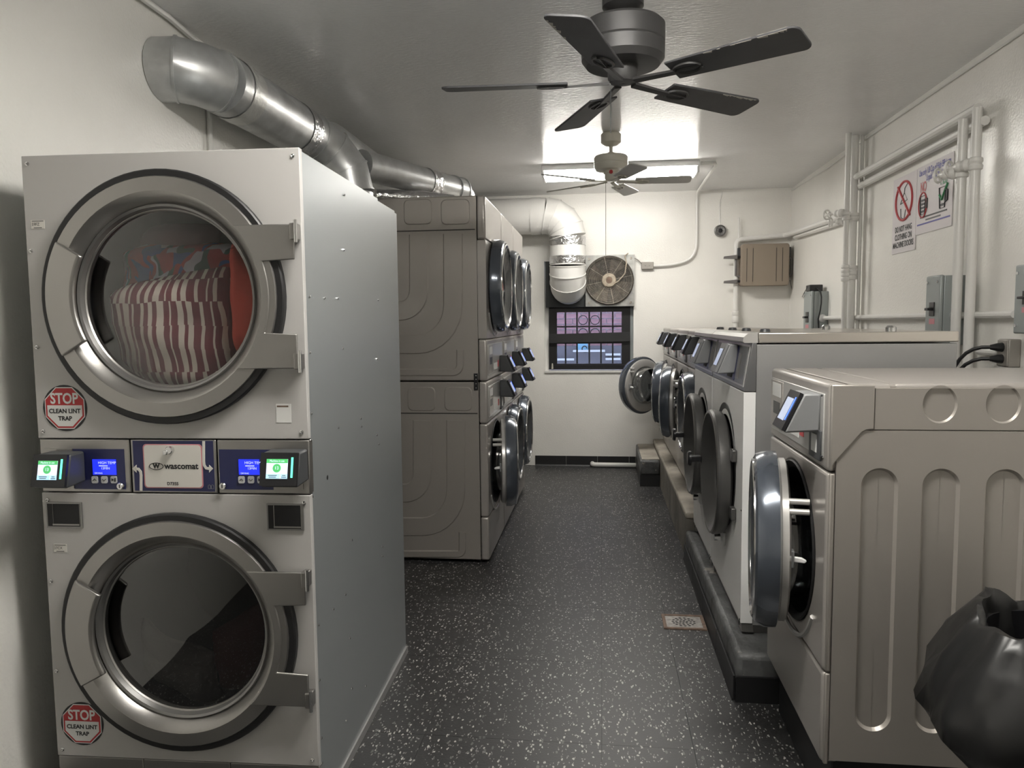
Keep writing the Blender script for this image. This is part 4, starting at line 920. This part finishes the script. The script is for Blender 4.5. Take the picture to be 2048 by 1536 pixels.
for k in range(8): MB().lathe([(.004, -.0425), (.0001, -.0445)], (.032*math.cos(k*PI/4), 0, .032*math.sin(k*PI/4)), 'y', 8).build('vent', 'black_void', s_)
tag(MB().tube([(sp.x, YB-.006, sp.z+.05), (sp.x-.004, YB-.006, sp.z+.25), (sp.x+.0, YB-.006, ZC-.10), (sp.x+.02, YB-.006, ZC-.02)], .005, 8).build('speaker_cable', 'pipe_white'), 'thin white cable running up from the round speaker to the ceiling', 'cable')
pv = at(1472, 560, Y=YB-.06)
wallpipe('water_pipe', 'white water pipe rising from behind the washers along the back wall corner', [(pv.x, YB-.06, 1.0), (pv.x, YB-.06, at(1472, 480, Y=YB-.06).z), (XR-.06, YB-.06, at(1575, 471, Y=YB-.06).z), Rr(1688, 430, .06)], .024, bend=.05)
wallpipe('water_pipe', 'thin capped white pipe stub above the brown case', [(pv.x+.025, YB-.05, at(1472, 478, Y=YB).z), (pv.x+.02, YB-.05, at(1472, 437, Y=YB).z)], .008)
for py in (632, 640): 
    z_ = at(1472, py, Y=YB-.06).z
tag(MB().lathe([(.03, 0), (.034, .01), (.034, .05), (.03, .06), (.034, .07), (.034, .10), (.026, .11)], (pv.x, YB-.06, at(1472, 645, Y=YB-.06).z), 'z', 16).build('pipe_union', 'pipe_white'), 'white painted union on the corner water pipe just above the washers', 'pipe fitting')
# second slope pipe
wallpipe('water_pipe', 'lower white pipe sloping along the right wall from the corner to the valves', [Rr(1590, 474, .03), Rr(1690, 442, .03)], .02)
# brown equipment case
k0, k1 = at(1483, 488, Y=YB-.16), at(1578, 571, Y=YB-.16)
bc = thing('equipment_case', 'brown plastic equipment case mounted on the back wall corner', 'case', ((k0.x+k1.x)/2, YB-.16, (k0.z+k1.z)/2))
cw, ch = (k1.x-k0.x)/2, (k0.z-k1.z)/2
MB().prism(rrect(-cw, cw, -ch, ch, .025), 0, .075, 'y').build('lid', 'case_brown', bc, bevel=.008)
MB().prism(rrect(-cw+.006, cw-.006, -ch+.006, ch-.006, .02), .078, .158, 'y').build('body', 'case_brown', bc)
for xx in (-.165, -.11, .10, .155): MB().box(xx-.002, xx+.002, -.0015, .002, -ch+.04, ch-.04).build('groove', 'seam', bc)
for sx_ in (-1, 1):
    MB().box(sx_*(cw+.012)-.014, sx_*(cw+.012)+.014, .05, .11, ch-.12, ch-.03).build('latch', 'reader_dark', bc, bevel=.004)
    MB().tube([(sx_*cw, .07, -.10), (sx_*(cw+.035), .07, -.09), (sx_*(cw+.035), .07, .06), (sx_*cw, .07, .07)], .012, 8).build('carry_handle', 'antenna_grey', bc)
for py in (514, 563):
    p = at(1466, py, Y=YB-.10); zz = p.z-bc.location.z
    an = MB().prism([(p.x-.09-bc.location.x, zz-.016), (p.x+.04-bc.location.x, zz-.022), (p.x+.04-bc.location.x, zz+.018), (p.x-.085-bc.location.x, zz+.006)], .04, .055, 'y').build('antenna', 'antenna_grey', bc, bevel=.004)
    MB().cyl((p.x+.04-bc.location.x, .0475, zz), (-cw, .0475, zz), .012, seg=10).build('antenna_joint', 'black_plastic', an)
# ================================================================== RIGHT WALL
def vpipe(name, label, px, pytop, pyref, off, r, ztop, zbot, cat='pipe', rings=()):
    p = at(px, pyref, X=XR-off); o = MB().tube([(p.x, p.y, zbot), (p.x, p.y, ztop)], r, 12).build(name, 'pipe_white'); tag(o, label, cat)
    for zz in rings: MB().lathe([(r, zz-.03), (r+.008, zz-.025), (r+.010, zz-.01), (r+.004, zz), (r+.010, zz+.01), (r+.008, zz+.025), (r, zz+.03)], (p.x, p.y, 0), 'z', 14).build('coupling', 'pipe_white', o)
    return p
zz1 = [at(1690, y, X=XR-.08).z for y in (440, 545)]
pA = vpipe('water_pipe', 'thin white riser pipe with couplings, first from the corner on the right wall', 1692, 285, 470, .135, .018, ZC, .9, rings=(zz1[0], at(1690, 540, X=XR-.1).z, at(1690, 556, X=XR-.1).z))
pB = vpipe('water_pipe', 'thick white riser pipe with couplings, second from the corner on the right wall', 1705, 285, 470, .07, .027, ZC, .9, rings=(zz1[0], at(1690, 540, X=XR-.1).z, at(1690, 552, X=XR-.1).z))
pE = vpipe('conduit', 'slim white conduit running to the ceiling beside the thick riser pipe', 1720, 285, 470, .02, .012, ZC, .9, 'conduit')
zlow = at(1740, 362, X=XR-.035).z
zt2, zt1 = at(1921, 242, X=XR-.09).z, at(1953, 217, X=XR-.06).z
pC = vpipe('water_pipe', 'white riser pipe in front of the grey disconnect box edge, with valve', 1919, 240, 450, .09, .022, zt2, .9, rings=(at(1919, 345, X=XR-.09).z,))
pD = vpipe('water_pipe', 'white riser pipe nearest the wall outlet, with valve', 1946, 215, 450, .06, .022, zt1, .9, rings=(at(1946, 330, X=XR-.06).z,))
wallpipe('water_pipe', 'upper white pipe running along the right wall between the two pairs of risers', [(XR-.06, pB.y, zt1), (XR-.06, pD.y, zt1)], .022)
wallpipe('water_pipe', 'lower white pipe running along the right wall between the two pairs of risers', [(XR-.035, pB.y+.02, zlow), (XR-.035, pD.y-.02, zlow)], .022)
def valve(label, p, dirv, L=.11):
    r = thing('gate_valve', label, 'valve', tuple(p)); d = Vector(dirv).normalized()
    MB().tube([tuple(d*0), tuple(d*.02), tuple(d*.04), tuple(d*.055), tuple(d*.075)], .02, 12, radii=[.026, .030, .022, .026, .014]).build('valve_body', 'pipe_white', r)
    MB().tube([tuple(d*.07), tuple(d*L)], .007, 8).build('stem', 'pipe_white', r)
    u = d.orthogonal().normalized(); v = d.cross(u)
    w = MB().tube([tuple(d*L+.032*(math.cos(a)*u+math.sin(a)*v)) for a in [i*PI/10 for i in range(20)]], .006, 6, loop=True); w.tube([tuple(d*L-.03*u), tuple(d*L+.03*u)], .004, 6).tube([tuple(d*L-.03*v), tuple(d*L+.03*v)], .004, 6)
    w.build('handwheel', 'pipe_white', r)
valve('white painted valve with handwheel on the thin riser near the corner', (pA.x-.02, pA.y, zz1[0]+.02), (-.5, .85, .05), .14)
valve('white painted valve on the thick riser near the corner', (pB.x-.03, pB.y+.03, zz1[0]-.02), (-.8, .6, 0))
valve('white painted valve on the riser in front of the detergent sign', (pC.x-.02, pC.y, at(1905, 352, X=XR-.09).z), (-.6, .8, 0), .09)
valve('white painted valve on the riser nearest the wall outlet', (pD.x-.02, pD.y, at(1935, 335, X=XR-.06).z), (-.6, .8, 0), .10)
# horizontal conduit
zc_ = at(1760, 634, X=XR-.03).z
ya, yb_ = at(1640, 632, X=XR-.03).y, at(2029, 627, X=XR-.03).y
wallpipe('conduit', 'white conduit along the right wall linking the grey disconnect boxes', [(XR-.03, ya, zc_), (XR-.03, yb_, zc_)], .016, 'conduit')
def disconnect(label, pxn, pxf, py0, py1, dep, screws=True):
    """grey switch box: pxn near edge of its face, pxf far edge"""
    xf = XR-dep; n, f = at(pxn, (py0+py1)/2, X=xf), at(pxf, (py0+py1)/2, X=xf); z1, z0 = at(pxn, py0, X=xf).z, at(pxn, py1, X=xf).z
    r = thing('disconnect_box', label, 'electrical box', (XR, (n.y+f.y)/2, z0)); hw = (f.y-n.y)/2; h = z1-z0
    MB().box(-dep+.02, 0, -hw, hw, 0, h).build('enclosure', 'electrical_grey', r, bevel=.004)
    MB().box(-dep, -dep+.019, -hw-.003, hw+.003, -.003, h+.003).build('cover', 'electrical_grey', r, bevel=.006)
    s = MB().box(-dep-.004, -dep, -hw*.35, hw*.35, h*.42, h*.62).build('switch_plate', 'black_plastic', r)
    MB().box(-dep-.03, -dep-.004, -hw*.25, hw*.25, h*.50, h*.54).build('toggle', 'black_plastic', s, bevel=.002)
    MB().box(-dep-.001, -dep, -hw*.4, hw*.4, h*.30, h*.38).build('warning_label', 'pink', r)
    for a, b in ((-1, .03), (1, .03), (-1, h-.03), (1, h-.03)): MB().cyl((-dep-.005, a*(hw-.02), b), (-dep, a*(hw-.02), b), .007, seg=8).build('screw', 'chrome', r)
    MB().cyl((-dep*.35, -hw-.012, zc_-z0), (-dep*.35, -hw, zc_-z0), .03, seg=14).build('locknut', 'galv', r)
    return r
dB = disconnect('tall grey disconnect box behind the chrome fitting on the white washer lid', 1878, 1851, 551, 690, .12)
dA = disconnect('narrow grey disconnect box with a black adapter on top, near the corner', 1622, 1607, 583, 690, .13)
dC = disconnect('grey disconnect box on the right wall above the wall outlet', 2085, 2029, 525, 667, .10)
zA = dA.location.z+(at(1615, 583, X=XR-.13).z-dA.location.z)
ad = thing('power_adapter', 'black power adapter sitting on the narrow grey disconnect box', 'adapter', (XR-.08, dA.location.y, at(1622, 583, X=XR-.13).z+.003))
MB().box(-.05, .05, -.06, .06, 0, .052).build('body', 'black_plastic', ad, bevel=.006)
MB().box(-.051, -.049, -.03, .03, .012, .04).build('print', 'ink_grey', ad)
MB().tube(arc3((.0, -.055, .03), (.03, -.20, .0), (.0, -.13, -.22))+[(.01, -.12, -.32), (-.03, -.11, -.45)], .006, 8).build('cord', 'black_rubber', ad)
ca, cb = B(1580, 560, .06), (XR-.13, dA.location.y, zA+.04)
tag(MB().tube([ca, (ca[0]+.02, ca[1], ca[2]-.10), (ca[0]+.06, ca[1]-.1, ca[2]-.11), (ca[0]+.06, ca[1]-.2, ca[2]-.17), (cb[0]-.02, cb[1]+.05, cb[2]-.06), cb], .003, 6).build('thin_cable', 'ink_grey'), 'thin dark cable sagging between the brown case and the black adapter', 'cable')
# wall outlet with plugs
o1 = at(2006, 706, X=XR-.05)
ot = thing('wall_outlet', 'metal wall outlet box with two black plugs above the large washer', 'outlet', (XR, o1.y, o1.z))
MB().box(-.05, 0, -.045, .045, -.06, .06).build('box', 'outlet', ot, bevel=.005)
MB().box(-.054, -.05, -.042, .042, -.056, .056).build('cover', 'outlet', ot, bevel=.003)
for k, zz in enumerate((.025, -.025)):
    pg = thing('power_plug', ['upper black plug with curved cord in the metal wall outlet', 'lower black plug with curved cord in the metal wall outlet'][k], 'plug', (XR-.054, o1.y, o1.z+zz))
    MB().tube([(0, 0, 0), (-.02, 0, 0), (-.045, .01, 0)], .016, 10, radii=[.02, .018, .010]).build('plug_body', 'black_rubber', pg)
    MB().tube(arc3((-.04, .008, 0), (-.14, .06, .01), (-.16, .10, -.13))+[(-.16, .11, -.30)], .008, 8).build('cord', 'black_rubber', pg)
wallpipe('conduit', 'short white conduit stub feeding the metal wall outlet', [(XR-.03, o1.y+.045, o1.z), (XR-.03, o1.y+.25, o1.z)], .018, 'conduit')
# signs
RW = (PI/2, 0, -PI/2)
def sign(label, pxf, pxn, zt_, zb_, name='wall_sign'):
    f, n = at(pxf, 420, X=XR-.002), at(pxn, 420, X=XR-.002)
    r = thing(name, label, 'sign', (XR-.001, (f.y+n.y)/2, (zt_+zb_)/2)); hw = (f.y-n.y)/2; h = (zt_-zb_)/2
    MB().box(-.004, -.001, -hw, hw, -h, h).build('sheet', 'paper', r)
    return r, hw, h
z1, z0 = at(1809, 352, X=XR).z, at(1809, 504, X=XR).z
S1, hw, h = sign('narrow paper sign asking not to hang clothing, with a red prohibition ring', 1787, 1833, z1, z0)
def T(r, body, size, y, z, m, bold=0., sx=1., fit=None):
    o = text(body, size, m, r, (-.0055, y, z), RW, bold, sx=sx)
    if fit:
        xs_ = [v.co.x for v in o.data.vertices]; o.scale.x = fit/(max(xs_)-min(xs_))
    return o
zr_ = h*.34; rr = hw*.78
MB().tube([(-.006, rr*.9*math.cos(a), zr_+h*.50*math.sin(a)) for a in [i*PI/20 for i in range(40)]], .007, 6, loop=True).build('red_ring', 'sign_red', S1)
MB().tube([(-.006, rr*.70, zr_+rr*.70), (-.006, -rr*.70, zr_-rr*.70)], .007, 6).build('red_slash', 'sign_red', S1)
for pts in ([(.4, -.1), (0, .35), (-.35, .0), (.4, -.1)], [(0, .35), (-.05, .55), (-.4, .75)], [(.35, -.3), (.3, -.7), (-.05, -.8), (-.2, -.4)]):
    MB().tube([(-.005, rr*a, zr_+rr*b) for a, b in pts], .0025, 6).build('picture_line', 'ink_grey', S1)
for k, (t_) in enumerate(('DO NOT HANG', 'CLOTHING ON', 'MACHINE DOORS')): T(S1, t_, .047, 0, -h*(.38+k*.205), 'ink', .0010, fit=2*hw*(.72, .72, .88)[k])
z1, z0 = at(1869, 322, X=XR).z, at(1869, 461, X=XR).z
S2, hw, h = sign('wide paper sign about liquid detergent with measuring cups marked NO and YES', 1834, 1905, z1, z0)
T(S2, 'Use only 1/8 Cup of High Efficiency', .046, 0, h*.80, 'ink_blue', .0012, fit=2*hw*.88); T(S2, 'Liquid Detergent', .046, 0, h*.60, 'ink_blue', .0012, fit=2*hw*.44)
T(S2, 'NO', .075, hw*.60, h*.36, 'sign_red', .002, fit=hw*.34); T(S2, 'YES', .075, -hw*.52, h*.36, 'ink_green', .002, fit=hw*.44)
def cup(yc, zc0, s, full):
    P = [(.9, 1), (-.9, 1), (-.65, -1), (.65, -1)]
    MB().tube([(-.006, yc+a*s, zc0+b*s*1.25) for a, b in P], .0035, 6, loop=True).build('cup_outline', 'ink', S2)
    MB().tube([(-.006, yc-.85*s, zc0+.8*s), (-.006, yc-1.4*s, zc0+.7*s), (-.006, yc-1.35*s, zc0-.5*s), (-.006, yc-.75*s, zc0-.6*s)], .005, 6).build('cup_handle', 'ink', S2)
    for k in range(4 if full else 1): MB().box(-.0065, -.004, yc-.5*s, yc+.5*s, zc0+(-1.0+k*.5)*s, zc0+(-.72+k*.5)*s).build('cup_mark', 'ink', S2)
cup(hw*.60, -h*.16, .040, True); cup(-hw*.50, -h*.14, .043, False)
MB().tube([(-.007, hw*.60+.052*math.cos(a), -h*.16+.068*math.sin(a)) for a in [i*PI/14 for i in range(28)]], .0035, 6, loop=True).build('red_ring', 'sign_red', S2)
MB().tube([(-.008, -hw*.50+.03, -h*.05), (-.008, -hw*.50+.005, -h*.2), (-.008, -hw*.50-.06, h*.2)], .006, 6).build('tick', 'ink_green', S2)
for zz, wd, m_ in ((-.52, .75, 'ink'), (-.62, .42, 'ink_grey'), (-.72, .92, 'ink_blue')): MB().box(-.0052, -.004, -hw*wd, hw*wd, h*zz-.004, h*zz+.004).build('print_line', m_, S2)
# ceiling edge cable on the right wall, and left wall conduit
tag(MB().tube([Rr(2300, -120, .008), Rr(2048, 62, .008), Rr(1880, 176, .008), Rr(1722, 284, .008), Rr(1660, 332, .008), (XR-.008, YB-.02, ZC-.03)], .006, 6).build('wall_cable', 'pipe_white'), 'white painted cable running just below the ceiling on the right wall', 'cable')
a = at(420, 265, X=XL+.015)
tag(MB().tube([(XL+.015, a.y, 1.2), (XL+.015, a.y, ZC-.10), (XL+.015, a.y-.06, ZC-.03), (XL+.02, a.y-.3, ZC-.012), (XL+.04, 1.0, ZC-.012)], .012, 8).build('conduit', 'pipe_white'), 'white conduit climbing the left wall behind the thick duct to the ceiling', 'conduit')
# ================================================================== TRASH BIN WITH BLACK BAG
tb = at(2108, 1400, Y=1.70)
bn = thing('trash_bin', 'trash bin lined with a black plastic bag beside the large taupe washer', 'trash bin', (tb.x, 1.70, 0))
MB().lathe([(.0001, .004), (.11, .0), (.115, .01), (.135, .74), (.130, .74), (.11, .02), (.0001, .02)], (0, 0, 0), 'z', 28).build('bin', 'black_plastic', bn)
rnd = random.Random(5); n = 72; prof = [(.125, .30), (.140, .40), (.168, .445), (.232, .505), (.258, .540), (.250, .598), (.218, .668), (.175, .735), (.155, .768), (.140, .770), (.132, .74), (.124, .60), (.112, .45), (.04, .40)]
vs = []
for j, (r_, z_) in enumerate(prof):
    for i in range(n):
        a = 2*PI*i/n; k = 1+.035*math.sin(5*a+j*.5)+.025*math.sin(11*a-j*.9)+.02*math.sin(17*a+j*1.3)
        if j > 9 or j < 2: k = 1+.02*math.sin(7*a+j)
        vs.append((r_*k*math.cos(a), r_*k*math.sin(a), z_+.018*math.sin(3*a+1)+.008*math.sin(9*a+j)+.0*rnd.random()))
MB().add(vs, [(j*n+i, j*n+(i+1) % n, (j+1)*n+(i+1) % n, (j+1)*n+i) for j in range(len(prof)-1) for i in range(n)]).build('bag', 'bag', bn, ang=60)
